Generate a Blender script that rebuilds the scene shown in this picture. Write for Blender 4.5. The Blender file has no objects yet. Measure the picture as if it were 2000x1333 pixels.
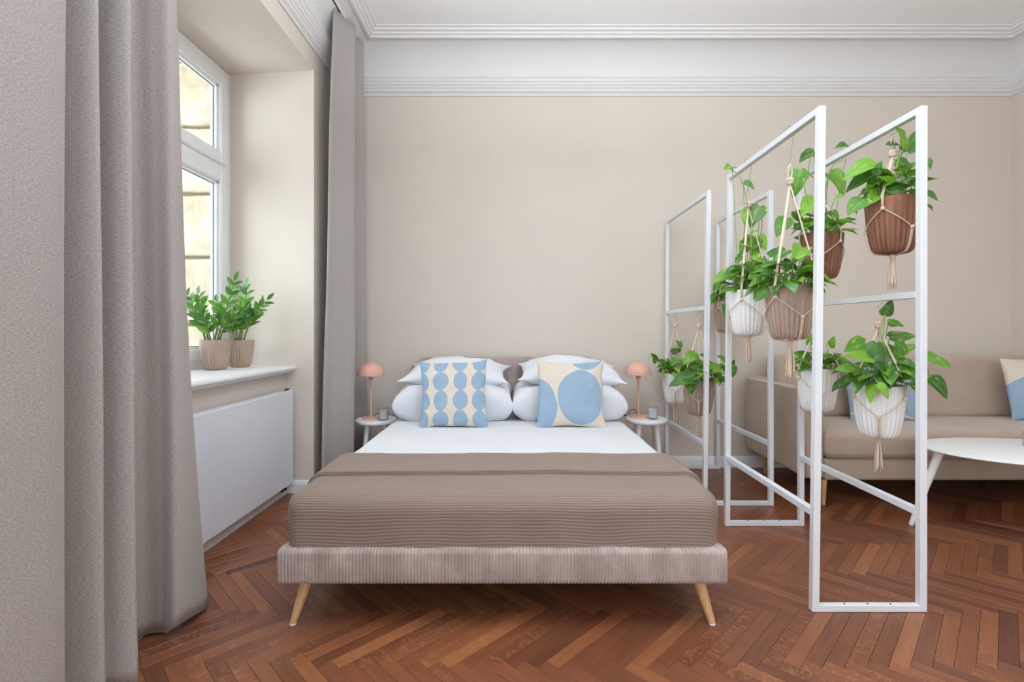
import bpy, bmesh, math, random
from mathutils import Vector, Matrix, noise
SC = bpy.context.scene
COL = SC.collection
R = math.radians
PI = math.pi

# ------------------------------------------------------------------ camera, light, exposure
CX, CY, F, EYE = 1005.0, 645.0, 961.0, 1.1
cam_d = bpy.data.cameras.new('camera')
cam_d.sensor_width = 36.0
cam_d.lens = 36.0 * F / 2000.0
cam_d.shift_x = -(CX - 1000.0) / 2000.0
cam_d.shift_y = -(666.5 - CY) / 2000.0
cam_d.clip_start = 0.05
cam = bpy.data.objects.new('camera', cam_d)
cam.location = (0, 0, EYE)
cam.rotation_euler = (PI / 2, 0, 0)
COL.objects.link(cam)
SC.camera = cam

world = bpy.data.worlds.new('overcast_sky')
SC.world = world
world.use_nodes = True
wnt = world.node_tree
bg = wnt.nodes['Background']
wtc = wnt.nodes.new('ShaderNodeTexCoord')
wsx = wnt.nodes.new('ShaderNodeSeparateXYZ')
wcr = wnt.nodes.new('ShaderNodeValToRGB')
wnt.links.new(wtc.outputs['Generated'], wsx.inputs[0])
wnt.links.new(wsx.outputs['Z'], wcr.inputs[0])
wnt.links.new(wcr.outputs['Color'], bg.inputs['Color'])
wcr.color_ramp.elements[0].position = 0.0
wcr.color_ramp.elements[0].color = (0.86, 0.86, 0.85, 1)
wcr.color_ramp.elements[1].position = 0.35
wcr.color_ramp.elements[1].color = (0.93, 0.95, 1.0, 1)
bg.inputs['Strength'].default_value = 1.2

vs = SC.view_settings
vs.view_transform = 'Standard'
vs.look = 'None'
vs.gamma = 1.0
vs.use_curve_mapping = False
vs.exposure = 0.31
SC.cycles.max_bounces = 10
SC.cycles.diffuse_bounces = 7
SC.cycles.glossy_bounces = 4
SC.cycles.transparent_max_bounces = 10
SC.cycles.sample_clamp_indirect = 6.0
SC.cycles.use_denoising = True
SC.cycles.caustics_reflective = False
SC.cycles.caustics_refractive = False


def area_light(name, loc, rot, sx, sy, power, col=(0.82, 0.92, 1.0)):
    """soft daylight panel, for a window or for the added ceiling fill"""
    ld = bpy.data.lights.new(name, 'AREA')
    ld.shape = 'RECTANGLE'
    ld.size, ld.size_y = sx, sy
    ld.energy = power
    ld.color = col
    o = bpy.data.objects.new(name, ld)
    o.location = loc
    o.rotation_euler = rot
    COL.objects.link(o)
    return o


# daylight at the left window, and at unseen windows added beside and behind the camera
area_light('window_daylight', (-3.3, 2.3, 2.0), (0, R(-84), 0), 2.4, 2.2, 70)
area_light('window_daylight', (-2.20, -0.55, 1.85), (0, R(-93), 0), 1.9, 1.6, 110)
area_light('window_daylight', (0.35, -2.95, 1.75), (R(104), 0, 0), 1.7, 2.2, 62)
area_light('window_daylight', (2.65, -2.95, 1.75), (R(104), 0, 0), 1.7, 2.2, 45)
# added fill light without any fixture, thrown up at the ceiling from above the camera; the white ceiling spreads it through the room
area_light('added_ceiling_fill', (0.55, 1.15, 2.50), (PI, 0, 0), 1.9, 1.0, 98, (0.86, 0.94, 1.0))


def P(px, py, d):
    """the world point that a point of the photograph shows at depth d"""
    return Vector(((px - CX) * d / F, d, EYE + (CY - py) * d / F))


# ------------------------------------------------------------------ object helpers
def tag(o, label=None, cat=None, group=None, kind=None):
    if label: o['label'] = label
    if cat: o['category'] = cat
    if group: o['group'] = group
    if kind: o['kind'] = kind
    return o


def thing(name, label, cat, loc=(0, 0, 0), rotz=0, group=None):
    o = bpy.data.objects.new(name, None)
    o.empty_display_size = 0.05
    COL.objects.link(o)
    o.location = loc
    o.rotation_euler = (0, 0, rotz)
    return tag(o, label, cat, group)


def mk(name, me, mat=None, parent=None, world=False, smooth=False, angle=None):
    """link a mesh (or bmesh) as one object; world=True: its vertices are world coordinates"""
    if isinstance(me, bmesh.types.BMesh):
        bm = me
        me = bpy.data.meshes.new(name)
        bm.to_mesh(me)
        bm.free()
    if mat is not None and not me.materials:
        me.materials.append(mat)
    if smooth:
        me.polygons.foreach_set('use_smooth', [True] * len(me.polygons))
        if angle is not None:
            me.set_sharp_from_angle(angle=R(angle))
    o = bpy.data.objects.new(name, me)
    COL.objects.link(o)
    if parent is not None:
        o.parent = parent
        if world:
            p = parent
            v = Vector((0, 0, 0))
            while p is not None:
                v += Vector(p.location)
                p = p.parent
            o.location = -v
    return o


def box(bm, x0, x1, y0, y1, z0, z1, bev=0.0, seg=2):
    r = bmesh.ops.create_cube(bm, size=1.0)
    vs_ = r['verts']
    bmesh.ops.scale(bm, vec=(x1 - x0, y1 - y0, z1 - z0), verts=vs_)
    bmesh.ops.translate(bm, vec=((x0 + x1) / 2, (y0 + y1) / 2, (z0 + z1) / 2), verts=vs_)
    if bev > 0:
        es = list({e for v in vs_ for e in v.link_edges})
        bmesh.ops.bevel(bm, geom=es, offset=bev, segments=seg, affect='EDGES', profile=0.5)
    return bm


def boxbm(*a, **k):
    return box(bmesh.new(), *a, **k)


def prism(bm, poly, z0, z1):
    b = [bm.verts.new((x, y, z0)) for x, y in poly]
    t = [bm.verts.new((x, y, z1)) for x, y in poly]
    n = len(poly)
    bm.faces.new(b[::-1]); bm.faces.new(t)
    for i in range(n):
        bm.faces.new((b[i], b[(i + 1) % n], t[(i + 1) % n], t[i]))
    bmesh.ops.recalc_face_normals(bm, faces=bm.faces[:])
    return bm


def hexa(bm, p):
    """p: 8 points, bottom 4 then top 4"""
    v = [bm.verts.new(q) for q in p]
    for f in ((3, 2, 1, 0), (4, 5, 6, 7), (0, 1, 5, 4), (1, 2, 6, 5), (2, 3, 7, 6), (3, 0, 4, 7)):
        bm.faces.new([v[i] for i in f])
    return bm


def tube(bm, pts, r, n=8, caps=True):
    """tube along points; r a number or a list"""
    pts = [Vector(p) for p in pts]
    m = len(pts)
    rs = r if isinstance(r, (list, tuple)) else [r] * m
    prev = None
    rings = []
    for i, p in enumerate(pts):
        t = (pts[min(i + 1, m - 1)] - pts[max(i - 1, 0)])
        if t.length < 1e-9: t = Vector((0, 0, 1))
        t.normalize()
        if prev is None:
            a = Vector((0, 0, 1)) if abs(t.z) < 0.9 else Vector((1, 0, 0))
            u = t.cross(a).normalized()
        else:
            u = (prev - t * prev.dot(t))
            u = u.normalized() if u.length > 1e-6 else t.orthogonal().normalized()
        prev = u
        w = t.cross(u)
        rings.append([bm.verts.new(p + (u * math.cos(2 * PI * k / n) + w * math.sin(2 * PI * k / n)) * rs[i]) for k in range(n)])
    for a, b in zip(rings, rings[1:]):
        for k in range(n):
            bm.faces.new((a[k], a[(k + 1) % n], b[(k + 1) % n], b[k]))
    if caps:
        bm.faces.new(rings[0][::-1]); bm.faces.new(rings[-1])
    return bm


def smoothpath(pts, k=6):
    """Catmull-Rom through the points"""
    pts = [Vector(p) for p in pts]
    if len(pts) < 3: 
        return [pts[0].lerp(pts[-1], i / k) for i in range(k + 1)]
    q = [pts[0] * 2 - pts[1]] + pts + [pts[-1] * 2 - pts[-2]]
    out = []
    for i in range(1, len(q) - 2):
        for j in range(k):
            t = j / k
            a, b, c, d = q[i - 1], q[i], q[i + 1], q[i + 2]
            out.append(0.5 * ((2 * b) + (c - a) * t + (2 * a - 5 * b + 4 * c - d) * t * t + (3 * b - a - 3 * c + d) * t ** 3))
    out.append(pts[-1])
    return out


def lathe(bm, prof, n=32, c=(0, 0, 0), rf=None):
    """prof: list of (r, z); rf(angle, r, z) changes the radius"""
    rings = []
    for r, z in prof:
        if r < 1e-6:
            rings.append([bm.verts.new((c[0], c[1], c[2] + z))])
        else:
            ring = []
            for k in range(n):
                a = 2 * PI * k / n
                rr = rf(a, r, z) if rf else r
                ring.append(bm.verts.new((c[0] + rr * math.cos(a), c[1] + rr * math.sin(a), c[2] + z)))
            rings.append(ring)
    for a, b in zip(rings, rings[1:]):
        if len(a) == 1 and len(b) == 1: continue
        for k in range(n):
            k2 = (k + 1) % n
            if len(a) == 1: bm.faces.new((a[0], b[k2], b[k]))
            elif len(b) == 1: bm.faces.new((a[k], a[k2], b[0]))
            else: bm.faces.new((a[k], a[k2], b[k2], b[k]))
    bmesh.ops.recalc_face_normals(bm, faces=bm.faces[:])
    return bm


def rbox(x0, x1, y0, y1, z0, z1, r, step=0.03, fn=None, drop=None):
    """rounded box of dense quads; fn(p) moves the points; drop(face centre) leaves faces out"""
    bm = bmesh.new()
    c = Vector(((x0 + x1) / 2, (y0 + y1) / 2, (z0 + z1) / 2))
    h = Vector(((x1 - x0) / 2, (y1 - y0) / 2, (z1 - z0) / 2))
    rr = Vector((min(r, h.x * 0.999), min(r, h.y * 0.999), min(r, h.z * 0.999)))
    def coords(hh, ra):
        n_in = max(1, int(2 * (hh - ra) / step))
        e = [-hh + ra * (1 - math.tan((PI / 4) * (1 - i / 4))) for i in range(5)]
        inner = [-hh + ra + 2 * (hh - ra) * i / n_in for i in range(n_in + 1)]
        return sorted(set([round(v, 7) for v in e + inner + [-v for v in e]]))
    ax = [coords(h[i], rr[i]) for i in range(3)]
    cache = {}
    def vert(p):
        key = (round(p[0], 6), round(p[1], 6), round(p[2], 6))
        if key in cache: return cache[key]
        q = Vector(p)
        inn = Vector([max(-h[i] + rr[i], min(h[i] - rr[i], q[i])) for i in range(3)])
        dlt = Vector([(q[i] - inn[i]) / rr[i] for i in range(3)])
        if dlt.length > 1e-7: dlt.normalize()
        w = c + inn + Vector([dlt[i] * rr[i] for i in range(3)])
        if fn: w = Vector(fn(w))
        v = bm.verts.new(w)
        cache[key] = v
        return v
    for a in range(3):
        b, d = (a + 1) % 3, (a + 2) % 3
        for s in (-1, 1):
            for i in range(len(ax[b]) - 1):
                for j in range(len(ax[d]) - 1):
                    ps = []
                    for (u, v_) in ((i, j), (i + 1, j), (i + 1, j + 1), (i, j + 1)):
                        q = [0, 0, 0]
                        q[a] = s * h[a]; q[b] = ax[b][u]; q[d] = ax[d][v_]
                        ps.append(q)
                    if drop:
                        m = c + Vector([sum(p[k] for p in ps) / 4 for k in range(3)])
                        if drop(m, a, s): continue
                    f = [vert(p) for p in ps]
                    if s < 0: f = f[::-1]
                    try: bm.faces.new(f)
                    except ValueError: pass
    return bm


# ------------------------------------------------------------------ materials
def srgb(r, g, b):
    def c(v):
        v /= 255.0
        return v / 12.92 if v <= 0.04045 else ((v + 0.055) / 1.055) ** 2.4
    return (c(r), c(g), c(b), 1)


class NT:
    def __init__(s, name, rough=0.6, spec=0.5):
        s.m = bpy.data.materials.new(name)
        s.m.use_nodes = True
        s.t = s.m.node_tree
        s.b = s.t.nodes['Principled BSDF']
        s.b.inputs['Roughness'].default_value = rough
        s.b.inputs['Specular IOR Level'].default_value = spec
    def n(s, typ, **kw):
        nd = s.t.nodes.new(typ)
        for k, v in kw.items(): setattr(nd, k, v)
        return nd
    def l(s, a, b): s.t.links.new(a, b)
    def val(s, sock, v):
        if hasattr(v, 'is_output') or isinstance(v, bpy.types.NodeSocket): s.l(v, sock)
        else: sock.default_value = v
    def math(s, op, a, b=0.0, c=None):
        nd = s.n('ShaderNodeMath', operation=op)
        s.val(nd.inputs[0], a); s.val(nd.inputs[1], b)
        if c is not None: s.val(nd.inputs[2], c)
        return nd.outputs[0]
    def uv(s): return s.n('ShaderNodeTexCoord').outputs['UV']
    def obj(s): return s.n('ShaderNodeTexCoord').outputs['Object']
    def map(s, v, scale=(1, 1, 1), loc=(0, 0, 0), rot=(0, 0, 0)):
        nd = s.n('ShaderNodeMapping')
        s.l(v, nd.inputs[0])
        nd.inputs['Scale'].default_value = scale
        nd.inputs['Location'].default_value = loc
        nd.inputs['Rotation'].default_value = rot
        return nd.outputs[0]
    def noise(s, v, scale=5, detail=4, rough=0.5, dist=0.0):
        nd = s.n('ShaderNodeTexNoise')
        if v is not None: s.l(v, nd.inputs['Vector'])
        nd.inputs['Scale'].default_value = scale
        nd.inputs['Detail'].default_value = detail
        nd.inputs['Roughness'].default_value = rough
        nd.inputs['Distortion'].default_value = dist
        return nd.outputs['Fac']
    def sep(s, v):
        nd = s.n('ShaderNodeSeparateXYZ'); s.l(v, nd.inputs[0])
        return nd.outputs
    def ramp(s, f, stops):
        nd = s.n('ShaderNodeValToRGB'); s.val(nd.inputs[0], f)
        e = nd.color_ramp.elements
        while len(e) < len(stops): e.new(0.5)
        for i, (p, c) in enumerate(stops):
            e[i].position = p; e[i].color = c
        return nd.outputs['Color']
    def mix(s, f, a, b, blend='MIX'):
        nd = s.n('ShaderNodeMix', data_type='RGBA', blend_type=blend)
        s.val(nd.inputs[0], f); s.val(nd.inputs[6], a); s.val(nd.inputs[7], b)
        return nd.outputs[2]
    def col(s, c): s.val(s.b.inputs['Base Color'], c)
    def bump(s, h, strength=0.3, dist=0.002):
        nd = s.n('ShaderNodeBump')
        nd.inputs['Strength'].default_value = strength
        nd.inputs['Distance'].default_value = dist
        s.l(h, nd.inputs['Height']); s.l(nd.outputs[0], s.b.inputs['Normal'])


def plain(name, c, rough=0.55, spec=0.4, nscale=40, var=0.04, bump=0.0, metal=0.0):
    t = NT(name, rough, spec)
    f = t.noise(t.obj(), nscale, 5, 0.6)
    lo = tuple(v * (1 - var) for v in c[:3]) + (1,)
    hi = tuple(min(1, v * (1 + var)) for v in c[:3]) + (1,)
    t.col(t.ramp(f, [(0.3, lo), (0.7, hi)]))
    if bump: t.bump(f, bump, 0.002)
    t.b.inputs['Metallic'].default_value = metal
    return t.m


M = {}
M['wall'] = plain('beige_wall_paint', srgb(214, 204, 194), 0.8, 0.2, 3.0, 0.012, 0.0)
M['white_paint'] = plain('white_plaster_paint', srgb(220, 219, 218), 0.7, 0.25, 4.0, 0.01)
M['ceiling'] = plain('white_ceiling_paint', srgb(240, 240, 240), 0.8, 0.2, 4.0, 0.01)
M['trim'] = plain('white_gloss_trim', srgb(234, 234, 236), 0.4, 0.4, 6, 0.01)
M['upvc'] = plain('white_window_profile', srgb(232, 234, 236), 0.3, 0.5, 6, 0.01)
M['gasket'] = plain('window_gasket', srgb(120, 130, 128), 0.6, 0.3)
M['radiator'] = plain('radiator_enamel', srgb(222, 223, 231), 0.35, 0.5, 5, 0.01)
M['metal_white'] = plain('white_powder_coat', srgb(222, 224, 230), 0.35, 0.5, 20, 0.015)
M['dark_metal'] = plain('dark_metal', srgb(45, 38, 36), 0.4, 0.5, 20, 0.1, 0, 0.8)
M['wire'] = plain('hook_wire', srgb(150, 146, 142), 0.35, 0.5, 20, 0.05, 0, 0.9)
M['white_wood'] = plain('white_painted_wood', srgb(238, 239, 241), 0.45, 0.4, 15, 0.02)
M['pink'] = plain('salmon_pink_metal', srgb(218, 168, 153), 0.45, 0.4, 30, 0.02)
M['black'] = plain('black_plastic', srgb(28, 28, 30), 0.4, 0.5)
M['slab'] = plain('dark_subfloor', srgb(38, 20, 12), 0.8, 0.2)
M['soil'] = plain('potting_soil', srgb(58, 42, 30), 0.95, 0.1, 300, 0.4, 0.8)
M['rope'] = plain('cotton_rope', srgb(222, 200, 182), 0.9, 0.1, 600, 0.12, 0.5)
M['leg_wood'] = None
M['stone_joint'] = plain('mortar_joint', srgb(150, 140, 122), 0.9, 0.1, 30, 0.1, 0.3)


def mat_wood_leg():
    t = NT('light_beech_wood', 0.45, 0.4)
    f = t.noise(t.map(t.obj(), (60, 60, 6)), 2.0, 5, 0.6, 0.4)
    t.col(t.ramp(f, [(0.25, srgb(186, 140, 98)), (0.75, srgb(224, 184, 140))]))
    t.bump(f, 0.1)
    return t.m
M['leg_wood'] = mat_wood_leg()


def mat_parquet():
    t = NT('oak_herringbone_parquet', 0.32, 0.5)
    uv = t.uv()
    at = t.n('ShaderNodeAttribute', attribute_name='tone')
    tone = t.sep(at.outputs['Vector'])
    grain = t.noise(t.map(uv, (7, 110, 1)), 1.0, 6, 0.65, 0.6)
    broad = t.noise(t.map(uv, (3, 18, 1)), 1.0, 3, 0.5, 0.3)
    # rays across the grain (flecks of quarter-sawn oak)
    fl = t.noise(t.map(uv, (70, 26, 1), rot=(0, 0, 0.3)), 1.0, 3, 0.5, 1.2)
    fleck = t.math('MULTIPLY', t.math('GREATER_THAN', tone[1], 0.55), t.n('ShaderNodeMapRange').outputs[0]) if False else None
    mr = t.n('ShaderNodeMapRange'); t.l(fl, mr.inputs[0])
    mr.inputs[1].default_value = 0.52; mr.inputs[2].default_value = 0.62
    fk = t.math('MULTIPLY', mr.outputs[0], t.math('MULTIPLY', t.math('GREATER_THAN', tone[1], 0.7), 0.3))
    base = t.ramp(tone[0], [(0.0, srgb(98, 58, 42)), (0.35, srgb(122, 74, 51)), (0.7, srgb(142, 88, 58)), (1.0, srgb(166, 108, 70))])
    g = t.ramp(grain, [(0.28, (0.72, 0.68, 0.66, 1)), (0.5, (0.98, 0.98, 0.98, 1)), (0.75, (1.16, 1.13, 1.1, 1))])
    c = t.mix(0.85, base, g, 'MULTIPLY')
    b2 = t.ramp(broad, [(0.3, (0.78, 0.76, 0.76, 1)), (0.7, (1.12, 1.12, 1.1, 1))])
    c = t.mix(0.8, c, b2, 'MULTIPLY')
    c = t.mix(fk, c, srgb(196, 128, 78))
    t.col(c)
    rr = t.n('ShaderNodeMapRange'); t.l(grain, rr.inputs[0])
    rr.inputs[3].default_value = 0.42; rr.inputs[4].default_value = 0.27
    t.l(rr.outputs[0], t.b.inputs['Roughness'])
    t.bump(grain, 0.12, 0.001)
    return t.m
M['parquet'] = mat_parquet()


def mat_curtain():
    t = NT('woven_taupe_curtain', 0.9, 0.15)
    uv = t.uv()
    a = t.noise(t.map(uv, (110, 430, 1)), 1.0, 3, 0.7)
    b = t.noise(t.map(uv, (420, 160, 1)), 1.0, 3, 0.7)
    w = t.math('ADD', t.math('MULTIPLY', a, 0.75), t.math('MULTIPLY', b, 0.25))
    big = t.noise(t.map(uv, (1.5, 1.5, 1)), 1.0, 2, 0.5)
    c = t.ramp(w, [(0.32, srgb(134, 127, 123)), (0.5, srgb(166, 159, 155)), (0.70, srgb(192, 186, 182))])
    c = t.mix(0.5, c, t.ramp(big, [(0.3, (0.97, 0.95, 0.94, 1)), (0.7, (1.03, 1.03, 1.03, 1))]), 'MULTIPLY')
    t.col(c)
    t.b.inputs['Sheen Weight'].default_value = 0.15
    t.bump(w, 0.55, 0.0015)
    return t.m
M['curtain'] = mat_curtain()


def mat_blanket():
    t = NT('waffle_taupe_blanket', 0.85, 0.15)
    o = t.obj()
    s = t.sep(o)
    wv = t.noise(t.map(o, (3, 3, 3)), 1.0, 2)
    arc = t.math('ADD', t.math('ADD', s[2], s[1]), t.math('MULTIPLY', wv, 0.02))
    rib = t.math('SINE', t.math('MULTIPLY', arc, 2 * PI / 0.0125))
    xr = t.math('SINE', t.math('MULTIPLY', t.math('ADD', s[0], t.math('MULTIPLY', wv, 0.02)), 2 * PI / 0.012))
    bandx = t.math('MULTIPLY_ADD', t.math('SINE', t.math('MULTIPLY', s[0], 2 * PI / 0.42)), 0.5, 0.5)
    bandy = t.math('MULTIPLY_ADD', t.math('SINE', t.math('MULTIPLY_ADD', arc, 2 * PI / 0.60, 0.6 + 3.0)), 0.5, 0.5)
    h = t.math('ADD', t.math('MULTIPLY', rib, t.math('MULTIPLY_ADD', bandy, 0.7, 0.3)), t.math('MULTIPLY', xr, t.math('MULTIPLY_ADD', bandx, 0.22, 0.03)))
    fine = t.noise(t.map(o, (500, 500, 500)), 1.0, 2)
    h = t.math('ADD', h, t.math('MULTIPLY', fine, 0.6))
    mr = t.n('ShaderNodeMapRange'); t.l(h, mr.inputs[0])
    mr.inputs[1].default_value = -1.2; mr.inputs[2].default_value = 1.2
    t.col(t.ramp(mr.outputs[0], [(0.0, srgb(118, 100, 92)), (0.6, srgb(137, 118, 109)), (1.0, srgb(146, 128, 118))]))
    t.b.inputs['Sheen Weight'].default_value = 0.1
    t.bump(h, 0.3, 0.0016)
    return t.m
M['blanket'] = mat_blanket()


def mat_cord():
    t = NT('mauve_taupe_corduroy', 0.85, 0.2)
    o = t.obj()
    a = t.noise(t.map(o, (14, 14, 9)), 1.0, 4, 0.6)
    b = t.noise(t.map(o, (500, 500, 160)), 1.0, 2)
    c = t.ramp(a, [(0.3, srgb(150, 133, 128)), (0.7, srgb(184, 168, 162))])
    c = t.mix(0.35, c, t.ramp(b, [(0.3, (0.8, 0.8, 0.8, 1)), (0.7, (1.15, 1.15, 1.15, 1))]), 'MULTIPLY')
    t.col(c)
    t.b.inputs['Sheen Weight'].default_value = 0.3
    t.bump(b, 0.3, 0.001)
    return t.m
M['cord'] = mat_cord()


def mat_linen(name, c, bumps=0.25, scale=300, sheen=0.0, var=0.03, rough=0.85):
    t = NT(name, rough, 0.15)
    o = t.obj()
    a = t.noise(t.map(o, (scale, scale, scale)), 1.0, 2)
    b = t.noise(t.map(o, (5, 5, 5)), 1.0, 4, 0.6)
    lo = tuple(v * (1 - var) for v in c[:3]) + (1,)
    hi = tuple(min(1, v * (1 + var)) for v in c[:3]) + (1,)
    t.col(t.ramp(b, [(0.3, lo), (0.7, hi)]))
    t.b.inputs['Sheen Weight'].default_value = sheen
    h = t.math('ADD', t.math('MULTIPLY', a, 0.25), t.math('MULTIPLY', b, 1.0))
    t.bump(h, bumps, 0.004)
    return t.m
M['sheet'] = mat_linen('white_bed_linen', srgb(214, 215, 218), 0.15)
M['pillow'] = mat_linen('white_pillow_linen', srgb(218, 219, 225), 0.25)
M['velvet'] = mat_linen('taupe_velvet', srgb(176, 157, 142), 0.06, 400, 0.35, 0.05, 0.7)
BLUE, CREAM = srgb(146, 168, 189), srgb(211, 199, 187)


def mat_cushion(name, kind):
    t = NT(name, 0.85, 0.15)
    uv = t.uv()
    wob = t.noise(t.map(uv, (5, 5, 1)), 1.0, 1)
    s = t.sep(uv)
    du = t.math('MULTIPLY', t.math('SUBTRACT', wob, 0.5), 0.03)
    u = t.math('ADD', s[0], du); v = t.math('SUBTRACT', s[1], du)
    def ell(cu, cv, ru, rv):
        a = t.math('DIVIDE', t.math('SUBTRACT', u, cu), ru)
        b = t.math('DIVIDE', t.math('SUBTRACT', v, cv), rv)
        return t.math('ADD', t.math('MULTIPLY', a, a), t.math('MULTIPLY', b, b))
    if kind == 'dots':
        fu = t.math('SUBTRACT', t.math('FRACT', t.math('DIVIDE', t.math('ADD', u, 0.1025), 0.285)), 0.5)
        fv = t.math('SUBTRACT', t.math('FRACT', t.math('DIVIDE', t.math('ADD', v, 0.0375), 0.285)), 0.5)
        a = t.math('DIVIDE', fu, 0.385); b = t.math('DIVIDE', fv, 0.5)
        d = t.math('ADD', t.math('MULTIPLY', a, a), t.math('MULTIPLY', b, b))
        f = t.math('LESS_THAN', d, 1.0)
    elif kind == 'circles':
        f = t.math('LESS_THAN', ell(0.635, 0.44, 0.335, 0.41), 1.0)
        f = t.math('MAXIMUM', f, t.math('LESS_THAN', ell(-0.04, 0.30, 0.33, 0.42), 1.0))
        f = t.math('MAXIMUM', f, t.math('LESS_THAN', ell(0.74, 1.10, 0.24, 0.25), 1.0))
    elif kind == 'rings':
        d = ell(0.9, 0.45, 0.42, 0.42)
        f = t.math('GREATER_THAN', t.math('ABSOLUTE', t.math('SUBTRACT', d, 1.0)), 0.07)
        f = t.math('MULTIPLY', f, t.math('GREATER_THAN', t.math('ABSOLUTE', t.math('SUBTRACT', ell(0.1, 0.6, 0.4, 0.5), 1.0)), 0.06))
    else:
        f = t.math('LESS_THAN', ell(0.45, 0.18, 0.62, 0.55), 1.0)
    c = t.mix(f, CREAM, BLUE)
    th = t.noise(t.map(uv, (260, 90, 1)), 1.0, 3)
    c = t.mix(0.5, c, t.ramp(th, [(0.3, (0.93, 0.93, 0.93, 1)), (0.7, (1.05, 1.05, 1.05, 1))]), 'MULTIPLY')
    t.col(c)
    wr = t.noise(t.map(uv, (6, 6, 1)), 1.0, 3, 0.5, 0.6)
    t.bump(t.math('ADD', t.math('MULTIPLY', th, 0.1), wr), 0.25, 0.006)
    return t.m


def mat_pot(name, lo, hi, rough=0.7):
    t = NT(name, rough, 0.3)
    a = t.noise(t.map(t.obj(), (25, 25, 4)), 1.0, 5, 0.65, 0.3)
    b = t.noise(t.map(t.obj(), (300, 300, 120)), 1.0, 2)
    c = t.ramp(a, [(0.3, lo), (0.7, hi)])
    t.col(c)
    t.bump(b, 0.12, 0.001)
    return t.m
POTM = {
    'white': mat_pot('white_fluted_pot', srgb(232, 232, 234), srgb(243, 243, 245), 0.55),
    'taupe': mat_pot('taupe_fluted_pot', srgb(160, 137, 124), srgb(182, 160, 147)),
    'brown': mat_pot('brown_fluted_pot', srgb(120, 80, 61), srgb(154, 108, 88)),
}


def mat_leaf(name, dark, mid, pale, varieg=0.25, rough=0.35):
    t = NT(name, rough, 0.5)
    oi = t.n('ShaderNodeObjectInfo')
    uv = t.uv()
    s = t.sep(uv)
    off = t.n('ShaderNodeCombineXYZ')
    t.l(t.math('MULTIPLY', oi.outputs['Random'], 37.0), off.inputs[0])
    va = t.n('ShaderNodeVectorMath', operation='ADD')
    t.l(uv, va.inputs[0]); t.l(off.outputs[0], va.inputs[1])
    n1 = t.noise(t.map(va.outputs[0], (5, 2.2, 1), rot=(0, 0, 0.5)), 1.0, 4, 0.6, 0.5)
    base = t.ramp(oi.outputs['Random'], [(0.0, dark), (0.6, mid), (1.0, pale)])
    mr = t.n('ShaderNodeMapRange'); t.l(n1, mr.inputs[0])
    mr.inputs[1].default_value = 0.56; mr.inputs[2].default_value = 0.68
    c = t.mix(t.math('MULTIPLY', mr.outputs[0], varieg), base, srgb(196, 214, 120))
    rib = t.math('LESS_THAN', t.math('ABSOLUTE', t.math('SUBTRACT', s[0], 0.5)), 0.018)
    c = t.mix(t.math('MULTIPLY', rib, 0.45), c, srgb(170, 200, 100))
    t.col(c)
    t.b.inputs['Subsurface Weight'].default_value = 0.0
    # thin leaf lets some light through
    tr = t.n('ShaderNodeBsdfTranslucent')
    t.l(t.mix(0.5, c, srgb(150, 200, 40)), tr.inputs['Color'])
    mx = t.n('ShaderNodeMixShader'); mx.inputs[0].default_value = 0.28
    out = t.t.nodes['Material Output']
    t.l(t.b.outputs[0], mx.inputs[1]); t.l(tr.outputs[0], mx.inputs[2])
    t.l(mx.outputs[0], out.inputs['Surface'])
    vein = t.n('ShaderNodeTexWave'); vein.wave_type = 'BANDS'; vein.bands_direction = 'Y'
    t.l(t.map(uv, (1, 1.6, 1)), vein.inputs['Vector'])
    vein.inputs['Scale'].default_value = 2.0; vein.inputs['Distortion'].default_value = 1.0
    t.bump(vein.outputs['Fac'], 0.12, 0.003)
    return t.m
M['pothos'] = mat_leaf('pothos_leaf', srgb(40, 90, 38), srgb(80, 138, 46), srgb(138, 188, 64), 0.6)
M['zz'] = mat_leaf('zz_leaf', srgb(38, 92, 44), srgb(70, 134, 46), srgb(118, 172, 62), 0.05, 0.25)
M['stem'] = plain('green_stem', srgb(134, 160, 84), 0.5, 0.4, 60, 0.15)
M['brown_stem'] = plain('zz_stem', srgb(122, 128, 76), 0.5, 0.4, 60, 0.25)


def mat_glass(name, tint=(0.97, 0.99, 0.98, 1), rough=0.0, ior=1.45, thin=True):
    t = NT(name, rough)
    out = t.t.nodes['Material Output']
    tr = t.n('ShaderNodeBsdfTransparent'); tr.inputs[0].default_value = tint
    gl = t.n('ShaderNodeBsdfGlossy'); gl.inputs['Roughness'].default_value = max(rough, 0.03)
    lw = t.n('ShaderNodeLayerWeight'); lw.inputs[0].default_value = 0.5
    fac = t.math('MULTIPLY_ADD', t.math('POWER', lw.outputs['Facing'], 4.0), 0.5, 0.03)
    mx = t.n('ShaderNodeMixShader')
    t.l(fac, mx.inputs[0]); t.l(tr.outputs[0], mx.inputs[1]); t.l(gl.outputs[0], mx.inputs[2])
    t.l(mx.outputs[0], out.inputs['Surface'])
    return t.m
M['glass'] = mat_glass('window_glass')
M['jar'] = mat_glass('smoky_jar_glass', (0.955, 0.965, 0.97, 1), 0.05)
M['wax'] = plain('grey_candle_wax', srgb(204, 208, 210), 0.6, 0.3)


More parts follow.
